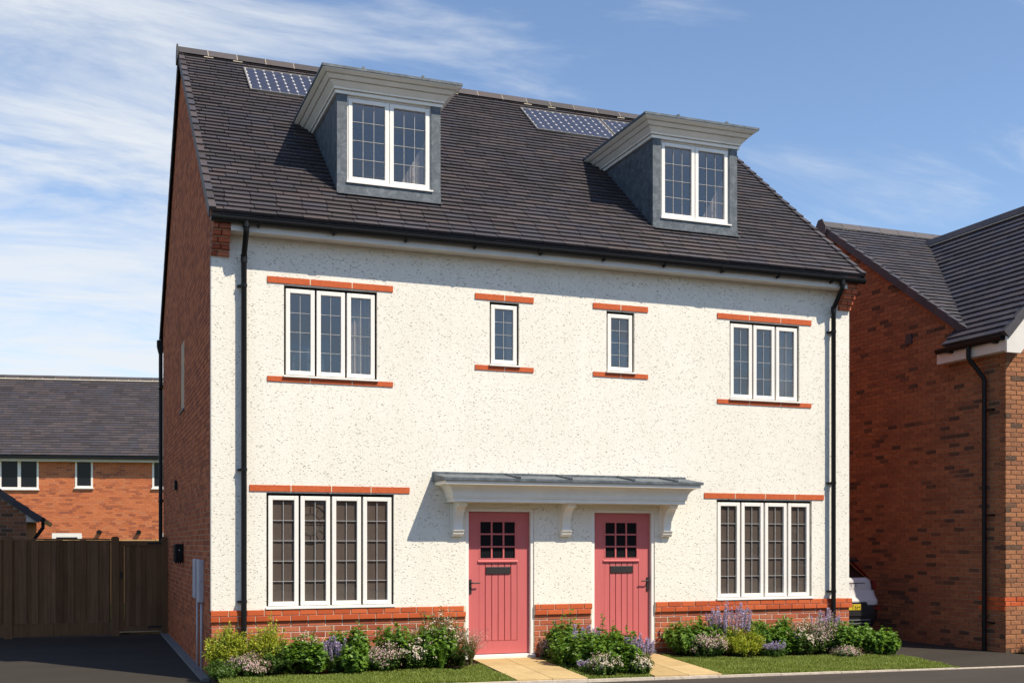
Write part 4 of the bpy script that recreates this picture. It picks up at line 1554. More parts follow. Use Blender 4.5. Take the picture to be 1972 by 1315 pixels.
    dp = obj('downpipe', MB().tube([(gx, yy + 0.13, lz - 0.08), (gx, yy + 0.13, lz - 0.26), (gx + 0.01, yy + 0.125, lz - 0.29), (px_ - 0.01, yy + 0.01, lz - 0.60), (px_, yy, lz - 0.64), (px_, yy, 0.0)], 0.037, 12), 'black_plastic', n, smooth=True, auto=40, label='black downpipe on the shaded side of the brown brick house')
    for z in (3.9, 2.2, 0.46):
        c = MB().tube([(px_, yy, z - 0.018), (px_, yy, z + 0.018)], 0.043, 12)
        c.box((px_ - 0.0, yy - 0.16, z - 0.014), (NX - 0.001, yy - 0.03, z + 0.014))
        obj('pipe_clip', c, 'black_plastic', dp)
    obj('wall_vent', MB().box((NX - 0.03, 1.53, 5.275), (NX + 0.004, 1.69, 5.455)), 'vent_purple', n, bevel=0.005)
    obj('rear_body', MB().box((NX + 0.13, 0.35, 0.0), (21.5, YR, 5.2)), 'brick_brown', n)
    obj('wing_body', MB().box((NX + 0.13, YF + 0.12, 0.0), (WX1 - 0.02, 0.34, 5.0)), 'brick_brown', n)


build_neighbour()


# ------------------------------------------------------------------ far house behind the fence
def build_far_house():
    # stands across the rear gardens, turned a little towards the viewer
    base = Vector((-1.745, 28.03, 0))
    F = Matrix.Translation(base) @ Matrix.Rotation(R(-12.4), 4, 'Z')
    h = link('orange_brick_house', None, None, F)
    h['label'] = 'distant orange brick house with long dark roof beyond the brown fence'
    h['category'] = 'house'
    x0, x1 = -6.5, 7.5
    ez = 4.80
    obj('wall', MB().box((x0, 0.008, 0), (x1, 0.2, ez + 0.1)), 'mortar', h, frame=F)
    wins = [(-4.55, -1.22, 3.64, 4.72), (0.0, 0.60, 3.70, 4.72), (2.62, 4.2, 3.70, 4.72), (-0.78, 0.22, 0.0, 2.10), (2.96, 4.1, 0.0, 2.10)]
    mb = MB()
    for ua, ubb, za, zb in bricks(x0, x1, 0.0, 64, wins):
        j = rng.uniform(0, 0.004)
        mb.raw([(ua, -j, za), (ubb, -j, za), (ubb, -j, zb), (ua, -j, zb), (ua, .01, za), (ubb, .01, za), (ubb, .01, zb), (ua, .01, zb)], [(0, 1, 2, 3), (3, 2, 6, 7), (0, 4, 5, 1), (1, 5, 6, 2), (0, 3, 7, 4)])
    obj('brickwork', mb, 'brick_orange', h, frame=F, kind='stuff')

    def fwin(a, b, c, d, n):
        m = MB()
        ring(m, a, b, c, d, 0.065, -0.02, 0.05)
        pw = (b - a) / n
        for i in range(1, n):
            m.box((a + i * pw - 0.055, -0.018, c + 0.06), (a + i * pw + 0.055, 0.048, d - 0.06))
        m.box((a - 0.03, -0.07, c - 0.04), (b + 0.03, 0.0, c - 0.002))
        w = obj('window', m, 'white_frame', h, frame=F)
        for i in range(n):
            ub('pane', (a + i * pw + 0.05, -0.006, c + 0.05), (a + (i + 1) * pw - 0.05, 0.002, d - 0.05), 'far_glass', w, frame=F)
    fwin(-4.45, -1.22, 3.64, 4.72, 5)
    fwin(0.0, 0.60, 3.70, 4.72, 1)
    fwin(2.62, 4.2, 3.70, 4.72, 3)
    for a, b, nm in ((-0.78, 0.22, 1), (2.96, 4.1, 1)):
        m = MB()
        ring(m, a, b, 0.0, 2.10, 0.14, -0.01, 0.05)
        dd = obj('rear_door', m, 'white_frame', h, frame=F)
        ub('pane', (a + 0.13, -0.004, 0.14), (b - 0.13, 0.004, 1.97), 'far_glass', dd, frame=F)
    for x in (0.83, 2.17):
        f = MB().tube([(x, 0.0, 2.14), (x, -0.16, 2.14)], 0.075, 14)
        obj('flue_vent', f, 'black_plastic', h, frame=F)
    # roof
    tn = 0.80
    ey, ry = -0.30, 3.75
    rz = ez + tn * (ry - ey)
    a = math.atan(tn)
    cp, sp = math.cos(a), math.sin(a)
    rf = obj('roof', MB().prism([(ey, ez - 0.02), (ry, rz - 0.02), (2 * ry - ey, ez - 0.02)], 0, x0 - 0.05, x1 + 0.05), 'tile_purple', h, frame=F)
    tiles = MB()
    g = 0.16
    for r in range(int((ry - ey) / cp / g) + 1):
        s = x0 - rng.uniform(0, 0.33)
        while s < x1:
            q = s + 0.326
            pts = []
            for u in (s, q):
                for v, nn in ((r * g, 0.012), (r * g, 0.038), (r * g + g * 1.25, 0.012)):
                    pts.append((u, ey + v * cp - nn * sp, ez + v * sp + nn * cp))
            tiles.raw(pts, [(0, 3, 4, 1), (1, 4, 5, 2)])
            s += 0.33
    obj('roof_tiling', tiles, 'tile_purple', rf, frame=F, kind='stuff')
    k = x0
    while k < x1:
        obj('ridge_tile', MB().prism([(ry + p, rz + 0.05 + z) for p, z in ((-0.13, -0.075), (-0.035, 0.052), (0.035, 0.052), (0.13, -0.075))], 0, k + 0.008, k + 0.442), 'tile_purple', rf, frame=F)
        k += 0.45
    obj('ridge_mortar', MB().prism([(ry - 0.145, rz - 0.06), (ry, rz + 0.085), (ry, rz - 0.06)], 0, x0, x1), 'mortar_white', rf, frame=F)
    obj('gutter', MB().box((x0, ey - 0.07, ez - 0.11), (x1, ey + 0.04, ez - 0.01)), 'black_plastic', h, frame=F)
    obj('fascia', MB().box((x0, ey + 0.045, ez - 0.20), (x1, -0.005, ez - 0.05)), 'soffit_white', h, frame=F)
    obj('gable_end', MB().prism([(0.2, 0), (2 * ry, 0), (2 * ry, ez), (ry, rz - 0.1), (0.2, ez)], 0, x1 - 0.2, x1), 'brick_orange', h, frame=F)


build_far_house()


def build_garage():
    y0 = 9.35
    g = thing('brick_garage', 'shaded brick garage gable with dark verge behind the brown fence', 'garage', (-4.6, y0, 0))
    xr, xl = -2.55, -6.6
    ez, tn = 2.33, 0.72
    ax = (xl + xr) / 2
    az = ez + tn * (xr - ax)
    obj('gable_wall', MB().prism([(xl, 0), (xr, 0), (xr, ez), (ax, az), (xl, ez)], 1, y0 + 0.008, y0 + 0.12), 'mortar_dark', g)
    mb = MB()
    for ua, ubb, za, zb in bricks(xl, xr, 0.0, 52, [], lambda z: (xl, xr) if z < ez - 0.05 else (xl + (z - ez + 0.06) / tn, xr - (z - ez + 0.06) / tn)):
        mb.raw([(ua, y0, za), (ubb, y0, za), (ubb, y0, zb), (ua, y0, zb), (ua, y0 + .01, za), (ubb, y0 + .01, za), (ubb, y0 + .01, zb), (ua, y0 + .01, zb)], [(0, 1, 2, 3), (3, 2, 6, 7), (1, 5, 6, 2), (0, 3, 7, 4)])
    obj('brickwork', mb, 'brick_brown', g, kind='stuff')
    obj('side_wall', MB().box((xr - 0.12, y0 + 0.121, 0), (xr, y0 + 5.5, ez)), 'brick_brown', g)
    rf = obj('roof', MB().prism([(ax, az + 0.04), (xr + 0.27, ez - 0.27 * tn + 0.04), (xr + 0.27, ez - 0.27 * tn + 0.10), (ax, az + 0.12), (xl - 0.27, ez - 0.27 * tn + 0.10), (xl - 0.27, ez - 0.27 * tn + 0.04)], 1, y0 - 0.06, y0 + 5.6), 'tile_slate', g)
    v = 0.0
    L = (xr + 0.25 - ax) / math.cos(math.atan(tn))
    a = math.atan(tn)
    while v < L - 0.1:
        l = 0.30

        def P(yy, vv, nn):
            return (xr + 0.27 - vv * math.cos(a) + nn * math.sin(a), yy, ez - 0.27 * tn + 0.07 + vv * math.sin(a) + nn * math.cos(a))
        q = [P(y0 - 0.09, v, 0.06), P(y0 + 0.02, v, 0.06), P(y0 + 0.02, v + l, 0.045), P(y0 - 0.09, v + l, 0.045), P(y0 - 0.09, v, -0.08), P(y0 + 0.02, v, -0.08), P(y0 + 0.02, v + l, -0.08), P(y0 - 0.09, v + l, -0.08)]
        obj('verge_tile', MB().raw(q, [(0, 1, 2, 3), (0, 3, 7, 4), (0, 4, 5, 1), (3, 2, 6, 7), (1, 5, 6, 2), (4, 7, 6, 5)]), 'tile_slate', rf)
        v += 0.302
    obj('box_end', MB().prism([(xr + 0.001, ez - 0.17), (xr + 0.22, ez - 0.17), (xr + 0.22, ez - 0.13), (xr + 0.001, ez + 0.0)], 1, y0 - 0.02, y0 + 0.03), 'soffit_white', g)
    obj('gutter', MB().tube([(xr + 0.30, y0 - 0.08, ez - 0.13), (xr + 0.30, y0 + 5.5, ez - 0.13)], 0.055, 10), 'black_plastic', g)
    obj('downpipe', MB().tube([(xr + 0.30, y0 + 0.15, ez - 0.14), (xr + 0.30, y0 + 0.15, ez - 0.28), (xr + 0.06, y0 + 0.15, ez - 0.62), (xr + 0.06, y0 + 0.15, 0.02)], 0.036, 10), 'black_plastic', g)


build_garage()


# ------------------------------------------------------------------ fence and gate
def build_fence():
    y = 7.80
    f = thing('timber_fence', 'brown close-boarded timber fence left of the gate, in shade', 'fence', (-2.5, y, 0))
    xa, xb = -6.6, -1.03
    x = xa
    k = 0
    while x < xb - 0.02:
        w = min(0.098 if k % 3 else 0.112, xb - x)
        dy = 0.006 * (k % 2)
        ub('board', (x - 0.006, y - 0.012 - dy * 2.2, 0.27), (x + w + 0.006, y + 0.010 - dy * 2.2, 1.80 + rng.uniform(-0.004, 0.004)), 'fence_wood', f)
        x += w
        k += 1
    obj('gravel_board', MB().box((xa, y - 0.022, 0.03), (xb, y + 0.022, 0.265)), 'fence_wood', f)
    obj('rail', MB().box((xa, y + 0.02, 0.55), (xb, y + 0.06, 0.64)), 'fence_wood', f)
    obj('rail', MB().box((xa, y + 0.02, 1.55), (xb, y + 0.06, 1.64)), 'fence_wood', f)
    obj('capping', MB().box((xa, y - 0.03, 1.805), (xb, y + 0.035, 1.83)), 'fence_wood', f)
    for px_ in (-1.02, -2.86, -4.7):
        p = MB().box((px_ - 0.0, y - 0.045, 0.0), (px_ + 0.145, y + 0.07, 1.84))
        p.prism([(px_, 1.84), (px_ + 0.145, 1.84), (px_ + 0.11, 1.872), (px_ + 0.035, 1.872)], 1, y - 0.045, y + 0.07)
        obj('post', p, 'fence_wood', f)
    g = thing('garden_gate', 'brown boarded timber gate between two posts beside the brick gable', 'gate', (-0.5, y, 0))
    ga, gb_ = -0.8748, -0.108
    x = ga + 0.09
    while x < gb_ - 0.095:
        w = min(0.1, gb_ - 0.09 - x)
        ub('board', (x + 0.0015, y - 0.008, 0.10), (x + w - 0.0015, y + 0.014, 1.76), 'fence_wood', g)
        ub('cover_strip', (x + w - 0.012, y + 0.0145, 0.10), (x + w + 0.012, y + 0.02, 1.76), 'fence_wood', g)
        x += w
    fr = MB()
    ring(fr, ga, gb_, 0.09, 1.79, 0.088, y - 0.03, y + 0.02)
    obj('gate_frame', fr, 'fence_wood', g)
    for z in (1.745, 0.165):
        obj('hinge', MB().box((gb_ - 0.26, y - 0.037, z - 0.022), (gb_ + 0.06, y - 0.0305, z + 0.018)), 'black_iron', g)
    lt = MB().disc((ga + 0.04, y - 0.03, 1.18), (0, -1, 0), 0.028, 0.02, 14)
    lt.box((ga + 0.02, y - 0.046, 1.08), (ga + 0.06, y - 0.0305, 1.15))
    obj('latch', lt, 'black_iron', g)
    for px_ in (-0.108,):
        p = MB().box((px_, y - 0.045, 0.0), (px_ + 0.104, y + 0.07, 1.84))
        p.prism([(px_, 1.84), (px_ + 0.104, 1.84), (px_ + 0.08, 1.868), (px_ + 0.025, 1.868)], 1, y - 0.045, y + 0.07)
        obj('gate_post', p, 'fence_wood', g)
    s = MB().box((-0.87, y + 0.3, -0.02), (-0.11, y + 1.2, 0.04))
    obj('paving_slab', s, 'paving_buff', kind='structure', label='pale paving slab behind the gate')
    # newer, paler fence a garden further back; only its top rail shows
    b = thing('rear_fence', 'pale new timber fence top showing just over the brown fence', 'fence', (-2, 20.0, 0))
    yb = 20.0
    x = -3.1
    while x < 0.6:
        ub('board', (x, yb, 0.0), (x + 0.098, yb + 0.02, 1.815), 'new_wood', b)
        x += 0.10
    obj('capping', MB().box((-3.1, yb - 0.03, 1.82), (0.65, yb + 0.04, 1.85)), 'new_wood', b)
    for px_ in (-2.92, -1.75, -0.6, 0.5):
        obj('post', MB().box((px_, yb - 0.06, 0), (px_ + 0.1, yb - 0.031, 1.87)), 'new_wood', b)


build_fence()


# ------------------------------------------------------------------ parked car
def text_mesh(body, size, extrude):
    c = bpy.data.curves.new('lettering', 'FONT')
    c.body = body
    c.size = size
    c.extrude = extrude
    c.resolution_u = 2
    t = bpy.data.objects.new('lettering_tmp', c)
    COL.objects.link(t)
    dg = bpy.context.evaluated_depsgraph_get()
    me = bpy.data.meshes.new_from_object(t.evaluated_get(dg))
    me.name = 'lettering'
    bpy.data.objects.remove(t)
    bpy.data.curves.remove(c)
    return me


def build_car():
    cx, ry = 10.61, 1.33
    car = thing('parked_car', 'white estate car parked in the drive behind the white house corner', 'car', (cx, ry + 2.2, 0))

    def sec(z, yr, yf, hw, rr):
        """rounded plan section"""
        pts = []
        n = 6
        for (sx, sy, a0) in ((1, 0, -90), (1, 1, 0), (-1, 1, 90), (-1, 0, 180)):
            r = rr
            px_ = cx + sx * (hw - r)
            py_ = (ry + yf - r) if sy else (ry + yr + r)
            for k in range(n + 1):
                t = R(a0 + 90 * k / n)
                pts.append((px_ + r * math.cos(t), py_ + r * math.sin(t), z))
        return pts

    def loft(name, levels, material, parent=None, cap=True):
        mb = MB()
        rings = [sec(*l) for l in levels]
        n = len(rings[0])
        for r in rings:
            mb.v.extend(r)
        for i in range(len(rings) - 1):
            for k in range(n):
                mb.f.append((i * n + k, i * n + (k + 1) % n, (i + 1) * n + (k + 1) % n, (i + 1) * n + k))
        if cap:
            mb.f.append(tuple(range(n - 1, -1, -1)))
            mb.f.append(tuple(range((len(rings) - 1) * n, len(rings) * n)))
        return obj(name, mb, material, parent or car, smooth=True, auto=28)
    loft('body', [(0.66, 0.03, 4.12, 0.80, 0.20), (0.69, 0.0, 4.16, 0.828, 0.20), (0.76, 0.0, 4.16, 0.83, 0.20), (0.82, 0.05, 4.14, 0.825, 0.20), (0.93, 0.075, 4.10, 0.805, 0.20), (0.935, 0.08, 4.09, 0.765, 0.20), (1.02, 0.075, 3.9, 0.752, 0.20), (1.10, 0.085, 3.6, 0.735, 0.20), (1.15, 0.13, 3.2, 0.70, 0.20)], 'car_white')
    loft('bumper', [(0.24, 0.16, 4.0, 0.74, 0.22), (0.32, 0.05, 4.1, 0.78, 0.22), (0.46, -0.01, 4.16, 0.815, 0.21), (0.62, -0.015, 4.16, 0.82, 0.21), (0.70, 0.02, 4.14, 0.80, 0.21)], 'car_trim')
    for z in (0.36, 0.42):
        obj('bumper_trim', MB().box((cx - 0.56, ry - 0.015, z), (cx + 0.56, ry + 0.03, z + 0.018)), 'badge_grey', car)
    loft('cabin_glass', [(1.148, 0.15, 3.1, 0.68, 0.20), (1.30, 0.33, 2.6, 0.60, 0.20), (1.44, 0.46, 2.3, 0.54, 0.2)], 'car_glass')
    rf = loft('roof_panel', [(1.44, 0.40, 2.3, 0.55, 0.2), (1.475, 0.36, 2.2, 0.55, 0.2), (1.51, 0.50, 2.0, 0.50, 0.2)], 'car_trim')
    obj('spoiler', MB().prism([(ry + 0.22, 1.42), (ry + 0.20, 1.455), (ry + 0.46, 1.505), (ry + 0.46, 1.42)], 0, cx - 0.50, cx + 0.50), 'car_trim', rf, bevel=0.012)
    for s in (-1, 1):
        q = MB()
        xa = cx + s * 0.70
        lm = MB().raw([(cx + s * 0.50, ry + 0.40, 1.42), (cx + s * 0.56, ry + 0.43, 1.42), (cx + s * 0.715, ry + 0.22, 1.15), (cx + s * 0.64, ry + 0.12, 1.15), (cx + s * 0.50, ry + 0.46, 1.42), (cx + s * 0.56, ry + 0.49, 1.42), (cx + s * 0.715, ry + 0.30, 1.15), (cx + s * 0.64, ry + 0.20, 1.15)], [(0, 1, 2, 3), (4, 7, 6, 5), (0, 4, 5, 1), (1, 5, 6, 2), (2, 6, 7, 3), (3, 7, 4, 0)])
        obj('tail_lamp', lm, 'car_lamp', car)
        l2 = MB().box((cx + s * 0.755 - 0.028, ry + 0.10, 0.945), (cx + s * 0.755 + 0.022, ry + 0.26, 1.10))
        obj('tail_lamp', l2, 'car_lamp', car, bevel=0.01)
        obj('reflector', MB().box((cx + s * 0.70 - 0.09, ry - 0.005, 0.60), (cx + s * 0.70 + 0.09, ry + 0.12, 0.645)), 'car_lamp', car)
        for yy in (0.80, 3.3):
            c0 = (cx + s * 0.62, ry + yy, 0.34)
            wh = obj('wheel', MB().tube([c0, (cx + s * 0.80, ry + yy, 0.34)], 0.34, 28), 'tyre', car, smooth=True, auto=40)
            obj('rim', MB().tube([(cx + s * 0.801, ry + yy, 0.34), (cx + s * 0.81, ry + yy, 0.34)], 0.23, 20), 'badge_grey', wh)
    # plate recess, plate and lettering
    obj('plate_recess', MB().prism([(cx - 0.50, 0.50), (cx + 0.44, 0.50), (cx + 0.56, 0.58), (cx + 0.47, 0.735), (cx - 0.55, 0.735)], 1, ry - 0.026, ry + 0.02), 'car_trim', car)
    plx = cx + 0.09
    pl = obj('number_plate', MB().box((plx - 0.26, ry - 0.034, 0.60), (plx + 0.26, ry - 0.027, 0.70)), 'plate_yellow', car, bevel=0.004)

    def put(me, m, name, x, z, right, yq):
        me.materials.clear()
        me.materials.append(M[m])
        xs = [v.co.x for v in me.vertices]
        dx = x - (max(xs) if right else (max(xs) + min(xs)) / 2)
        w = Matrix.Translation((dx, yq, z)) @ Matrix.Rotation(R(90), 4, 'X')
        return me, w
    me, w = put(text_mesh('T6H', 0.105, 0.001), 'plate_black', 'plate_lettering', plx + 0.245, 0.612, True, ry - 0.0352)
    link('plate_lettering', me, pl, w)
    me = text_mesh('V   O   L   V   O', 0.055, 0.002)
    me, w = put(me, 'badge_grey', 'badge', cx + 0.16, 1.0, False, ry + 0.072)
    link('badge_lettering', me, car, w)
    obj('tailgate_line', MB().box((cx - 0.56, ry + 0.070, 1.052), (cx + 0.52, ry + 0.1, 1.062)), 'car_trim', car)


build_car()

# ------------------------------------------------------------------ planting
nprng = np.random.default_rng(11)


class Leaves:
    """many small faces gathered with numpy"""

    def __init__(s):
        s.v, s.n, s.q, s.t = [], 0, [], []

    def quads(s, P):                       # P: (N,4,3)
        P = np.asarray(P, float)
        if len(P) == 0:
            return
        N = len(P)
        s.v.append(P.reshape(-1, 3))
        s.q.append(np.arange(N * 4).reshape(N, 4) + s.n)
        s.n += N * 4

    def tris(s, P):
        P = np.asarray(P, float)
        if len(P) == 0:
            return
        N = len(P)
        s.v.append(P.reshape(-1, 3))
        s.t.append(np.arange(N * 3).reshape(N, 3) + s.n)
        s.n += N * 3

    def build(s, name, material, parent=None, **props):
        me = bpy.data.meshes.new(name)
        v = np.concatenate(s.v) if s.v else np.zeros((0, 3))
        q = np.concatenate(s.q) if s.q else np.zeros((0, 4), int)
        t = np.concatenate(s.t) if s.t else np.zeros((0, 3), int)
        me.vertices.add(len(v))
        me.vertices.foreach_set('co', v.astype(np.float32).ravel())
        li = np.concatenate([q.ravel(), t.ravel()]).astype(np.int32)
        me.loops.add(len(li))
        me.loops.foreach_set('vertex_index', li)
        st = np.concatenate([np.arange(len(q)) * 4, len(q) * 4 + np.arange(len(t)) * 3]).astype(np.int32)
        me.polygons.add(len(st))
        me.polygons.foreach_set('loop_start', st)
        me.materials.append(M[material])
        me.update(calc_edges=True)
        me.validate()
        return link(name, me, parent, None, **props)


def unit_rows(a):
    return a / np.maximum(np.linalg.norm(a, axis=1, keepdims=True), 1e-9)


def leaf_quads(base, d, up, length, width, droop=0.0):
    """diamond leaves: base (N,3), direction d, approximate normal up"""
    d = unit_rows(d)
    sd = unit_rows(np.cross(d, up))
    nn = np.cross(sd, d)
    L = length[:, None]
    w = width[:, None]
    a = base
    m = base + d * L * 0.45
    tip = base + d * L - nn * L * droop
    return np.stack([a, m + sd * w * 0.5 + nn * w * 0.12, tip, m - sd * w * 0.5 + nn * w * 0.12], axis=1)


def stems_cloud(x, y, w, h, n, spread=1.0, lean=0.35):
    """n arching stems filling a mound: returns base, direction, length"""
    z = gz(y)
    a = nprng.uniform(0, 2 * np.pi, n)
    r = np.sqrt(nprng.uniform(0, 1, n))
    bx = x + np.cos(a) * r * w * 0.20
    by = y + np.sin(a) * r * w * 0.20
    tx = x + np.cos(a) * r * w * 0.48 * spread
    ty = y + np.sin(a) * r * w * 0.44 * spread
    ph = nprng.uniform(0, 2 * np.pi, 3)
    lump = 1 + 0.16 * np.sin(2 * a + ph[0]) * r + 0.12 * np.sin(5 * a + ph[1]) * r
    hz = h * (1 - 0.40 * r ** 2.2) * nprng.uniform(0.60, 1.0, n) * lump
    stray = nprng.uniform(0, 1, n) < 0.10
    hz = np.where(stray, hz * nprng.uniform(1.08, 1.28, n), hz)
    tx = x + (tx - x) * np.where(stray, 1.18, lump)
    ty = y + (ty - y) * np.where(stray, 1.15, lump)
    B = np.stack([bx, by, np.full(n, z)], 1)
    T = np.stack([tx, ty, z + hz], 1)
    return B, T, r


def along(B, T, k, bow=0.18):
    """points along stems, bowed outwards; k in 0..1, shape (n,m)"""
    D = T - B
    k3 = k[..., None]
    P = B[:, None, :] + D[:, None, :] * k3
    hor = D.copy()
    hor[:, 2] = 0
    P = P + hor[:, None, :] * (np.sin(np.pi * k3) * bow)
    return P


def stem_mesh(L, B, T, r=0.0025):
    k = np.linspace(0, 0.95, 4)[None, :].repeat(len(B), 0)
    P = along(B, T, k)
    for i in range(3):
        a, b = P[:, i], P[:, i + 1]
        for off in (np.array([r, 0, 0]), np.array([0, r, 0])):
            L.quads(np.stack([a - off, a + off, b + off, b - off], 1))


PLANT_NO = [0]


def flower_discs(L, C, nrm, rad):
    """small five-sided blossoms as two crossed kinked quads"""
    nrm = unit_rows(nrm)
    t = unit_rows(np.cross(nrm, nprng.normal(size=nrm.shape)))
    b = np.cross(nrm, t)
    r = rad[:, None]
    for ang in (0.0, 1.05, 2.1):
        u = t * math.cos(ang) + b * math.sin(ang)
        v = -t * math.sin(ang) + b * math.cos(ang)
        L.quads(np.stack([C - u * r + nrm * r * 0.35, C - v * r * 0.5, C + u * r + nrm * r * 0.35, C + v * r * 0.5], 1))


def plant(kind, x, y, w, h, label, cat='shrub', dens=1.0):
    w, h = w * 1.22, h * 1.10
    z = gz(y)
    names = {'leafy': 'leafy_shrub', 'blossom': 'blossom_shrub', 'whiteflower': 'flowering_shrub', 'whiteflower2': 'flowering_shrub', 'feathery': 'feathery_shrub', 'fine': 'fine_leaved_shrub', 'fern': 'fern', 'spikes': 'flower_spikes', 'lavender': 'lavender', 'tuft': 'grass_tuft', 'airy': 'airy_grass'}
    th = thing(names[kind], label, cat, (x, y, z), group='plants in the front garden')
    foliage, stem, fl = Leaves(), Leaves(), Leaves()
    flmat = None
    vol = (w * w * h)
    if kind in ('leafy', 'fine', 'blossom', 'whiteflower', 'whiteflower2'):
        if kind == 'leafy':
            n, m, ll, lw = int(46 + 190 * w * dens), 24, 0.056, 0.042
            leafm = 'leaf_green'
        elif kind == 'fine':
            n, m, ll, lw = int(70 + 160 * w), 30, 0.034, 0.012
            leafm = 'leaf_deep'
        else:
            n, m, ll, lw = int(50 + 170 * w), 22, 0.034, 0.022
            leafm = 'leaf_deep'
        B, T, r = stems_cloud(x, y, w, h, n)
        stem_mesh(stem, B, T)
        k = nprng.uniform(0.12, 1.0, (n, m)) ** 0.8
        P = along(B, T, k).reshape(-1, 3)
        N = len(P)
        ax = unit_rows((T - B))[:, None, :].repeat(m, 1).reshape(-1, 3)
        out = nprng.normal(size=(N, 3))
        out = unit_rows(out - ax * (out * ax).sum(1, keepdims=True))
        d = out + ax * nprng.uniform(-0.05, 0.75, (N, 1))
        up = ax + nprng.normal(size=(N, 3)) * 0.35
        ln = ll * nprng.uniform(0.6, 1.25, N)
        foliage.quads(leaf_quads(P, d, up, ln, ln / ll * lw, 0.12))
        foliage_obj = foliage.build('foliage', leafm, th)
        if kind != 'leafy' and kind != 'fine':
            pos = np.stack([T, along(B, T, np.full((n, 1), 0.86))[:, 0]], 1).reshape(-1, 3)
            if kind == 'blossom':
                flmat, per, spr, rad, frac = 'petal_pink', 9, 0.030, 0.0085, 0.85
            elif kind == 'whiteflower':
                flmat, per, spr, rad, frac = 'petal_white', 11, 0.017, 0.0105, 0.36
            else:
                flmat, per, spr, rad, frac = 'petal_white', 6, 0.013, 0.0095, 0.75
            pos = pos[nprng.uniform(0, 1, len(pos)) < frac]
            C = pos[:, None, :] + nprng.normal(size=(len(pos), per, 3)) * spr * np.array([1, 1, 0.7])
            C = C.reshape(-1, 3)
            nr = C - np.array([x, y, z + h * 0.3])
            flower_discs(fl, C, unit_rows(nr) + nprng.normal(size=C.shape) * 0.4, rad * nprng.uniform(0.7, 1.35, len(C)))
    elif kind == 'feathery':
        n, m = int(90 + 190 * w), 34
        B, T, r = stems_cloud(x, y, w, h, n)
        stem_mesh(stem, B, T)
        k = nprng.uniform(0.25, 1.0, (n, m)) ** 0.7
        P = along(B, T, k).reshape(-1, 3) + nprng.normal(size=(n * m, 3)) * 0.014
        ax = unit_rows((T - B))[:, None, :].repeat(m, 1).reshape(-1, 3)
        d = nprng.normal(size=P.shape) + ax * 0.9
        ln = 0.036 * nprng.uniform(0.6, 1.4, len(P))
        foliage.quads(leaf_quads(P, d, nprng.normal(size=P.shape) + [0, 0, 1], ln, ln * 0.40, 0.1))
        foliage.build('foliage', 'leaf_lime', th)
    elif kind == 'fern':
        n, m = 26, 22
        B = np.tile([x, y, z], (n, 1)) + nprng.normal(size=(n, 3)) * [0.03, 0.03, 0]
        a = nprng.uniform(0, 2 * np.pi, n)
        rr = w * nprng.uniform(0.40, 0.60, n)
        k = np.linspace(0.1, 1, m)[None, :].repeat(n, 0)
        hx = np.cos(a)[:, None] * rr[:, None] * k
        hy = np.sin(a)[:, None] * rr[:, None] * k * 0.7
        hz = h * nprng.uniform(0.75, 1.2, n)[:, None] * np.sin(k * 2.1) * 1.05
        P = B[:, None, :] + np.stack([hx, hy, hz], -1)
        tan = np.gradient(P, axis=1)
        for sgn in (-1, 1):
            sd = np.cross(tan, np.array([0, 0, 1.0])) * sgn
            sd = unit_rows(sd.reshape(-1, 3)) + unit_rows(tan.reshape(-1, 3)) * 0.35
            ln = (0.075 * (1.08 - k) + 0.012).ravel()
            foliage.quads(leaf_quads(P.reshape(-1, 3), sd, np.tile([0, 0, 1.0], (n * m, 1)), ln, ln * 0.28 + 0.004, 0.15))
        foliage.build('foliage', 'leaf_fern', th)
        stem = None
    elif kind in ('spikes', 'lavender'):
        ns = int(14 * w / 0.35) + 8 if kind == 'spikes' else int(40 * w / 0.35) + 14
        # leafy base
        nb, m = int(40 + 90 * w), 16
        B, T, r = stems_cloud(x, y, w * 0.9, h * 0.62, nb)
        stem_mesh(stem, B, T)
        k = nprng.uniform(0.1, 1.0, (nb, m))
        P = along(B, T, k).reshape(-1, 3)
        ax = unit_rows((T - B))[:, None, :].repeat(m, 1).reshape(-1, 3)
        d = nprng.normal(size=P.shape) + ax
        ln = 0.045 * nprng.uniform(0.6, 1.3, len(P))
        foliage.quads(leaf_quads(P, d, nprng.normal(size=P.shape) + [0, 0, 1], ln, ln * 0.28, 0.15))
        foliage.build('foliage', 'leaf_deep', th)
        # flower spikes
        a = nprng.uniform(0, 2 * np.pi, ns)
        rr = np.sqrt(nprng.uniform(0, 1, ns)) * w * 0.46
        hh = h * nprng.uniform(0.72, 1.0, ns) * (1 - 0.22 * (rr / (w * 0.5)) ** 2)
        slen = hh * (nprng.uniform(0.40, 0.55, ns) if kind == 'spikes' else 0.38)
        bx, by = x + np.cos(a) * rr, y + np.sin(a) * rr * 0.8
        tip = np.stack([bx + np.cos(a) * 0.03 + nprng.normal(size=ns) * 0.012, by + np.sin(a) * 0.02, z + hh], 1)
        bot = np.stack([bx, by, z + hh - slen], 1)
        stem_mesh(stem, np.stack([x + (bx - x) * 0.4, y + (by - y) * 0.4, np.full(ns, z)], 1), tip, 0.0025)
        per = 130 if kind == 'spikes' else 40
        k = nprng.uniform(0, 1, (ns, per))
        an = nprng.uniform(0, 2 * np.pi, (ns, per))
        rad = (0.021 if kind == 'spikes' else 0.012) * (1.05 - 0.75 * k ** 1.5)
        C = bot[:, None, :] + (tip - bot)[:, None, :] * k[..., None]
        dirv = np.stack([np.cos(an), np.sin(an), np.full_like(an, 0.5)], -1)
        C = (C + dirv * rad[..., None] * 0.55).reshape(-1, 3)
        dv = dirv.reshape(-1, 3)
        ln = (0.021 if kind == 'spikes' else 0.015) * nprng.uniform(0.7, 1.2, len(C))
        fl.quads(leaf_quads(C, dv, nprng.normal(size=C.shape), ln, ln * 0.8, 0.0))
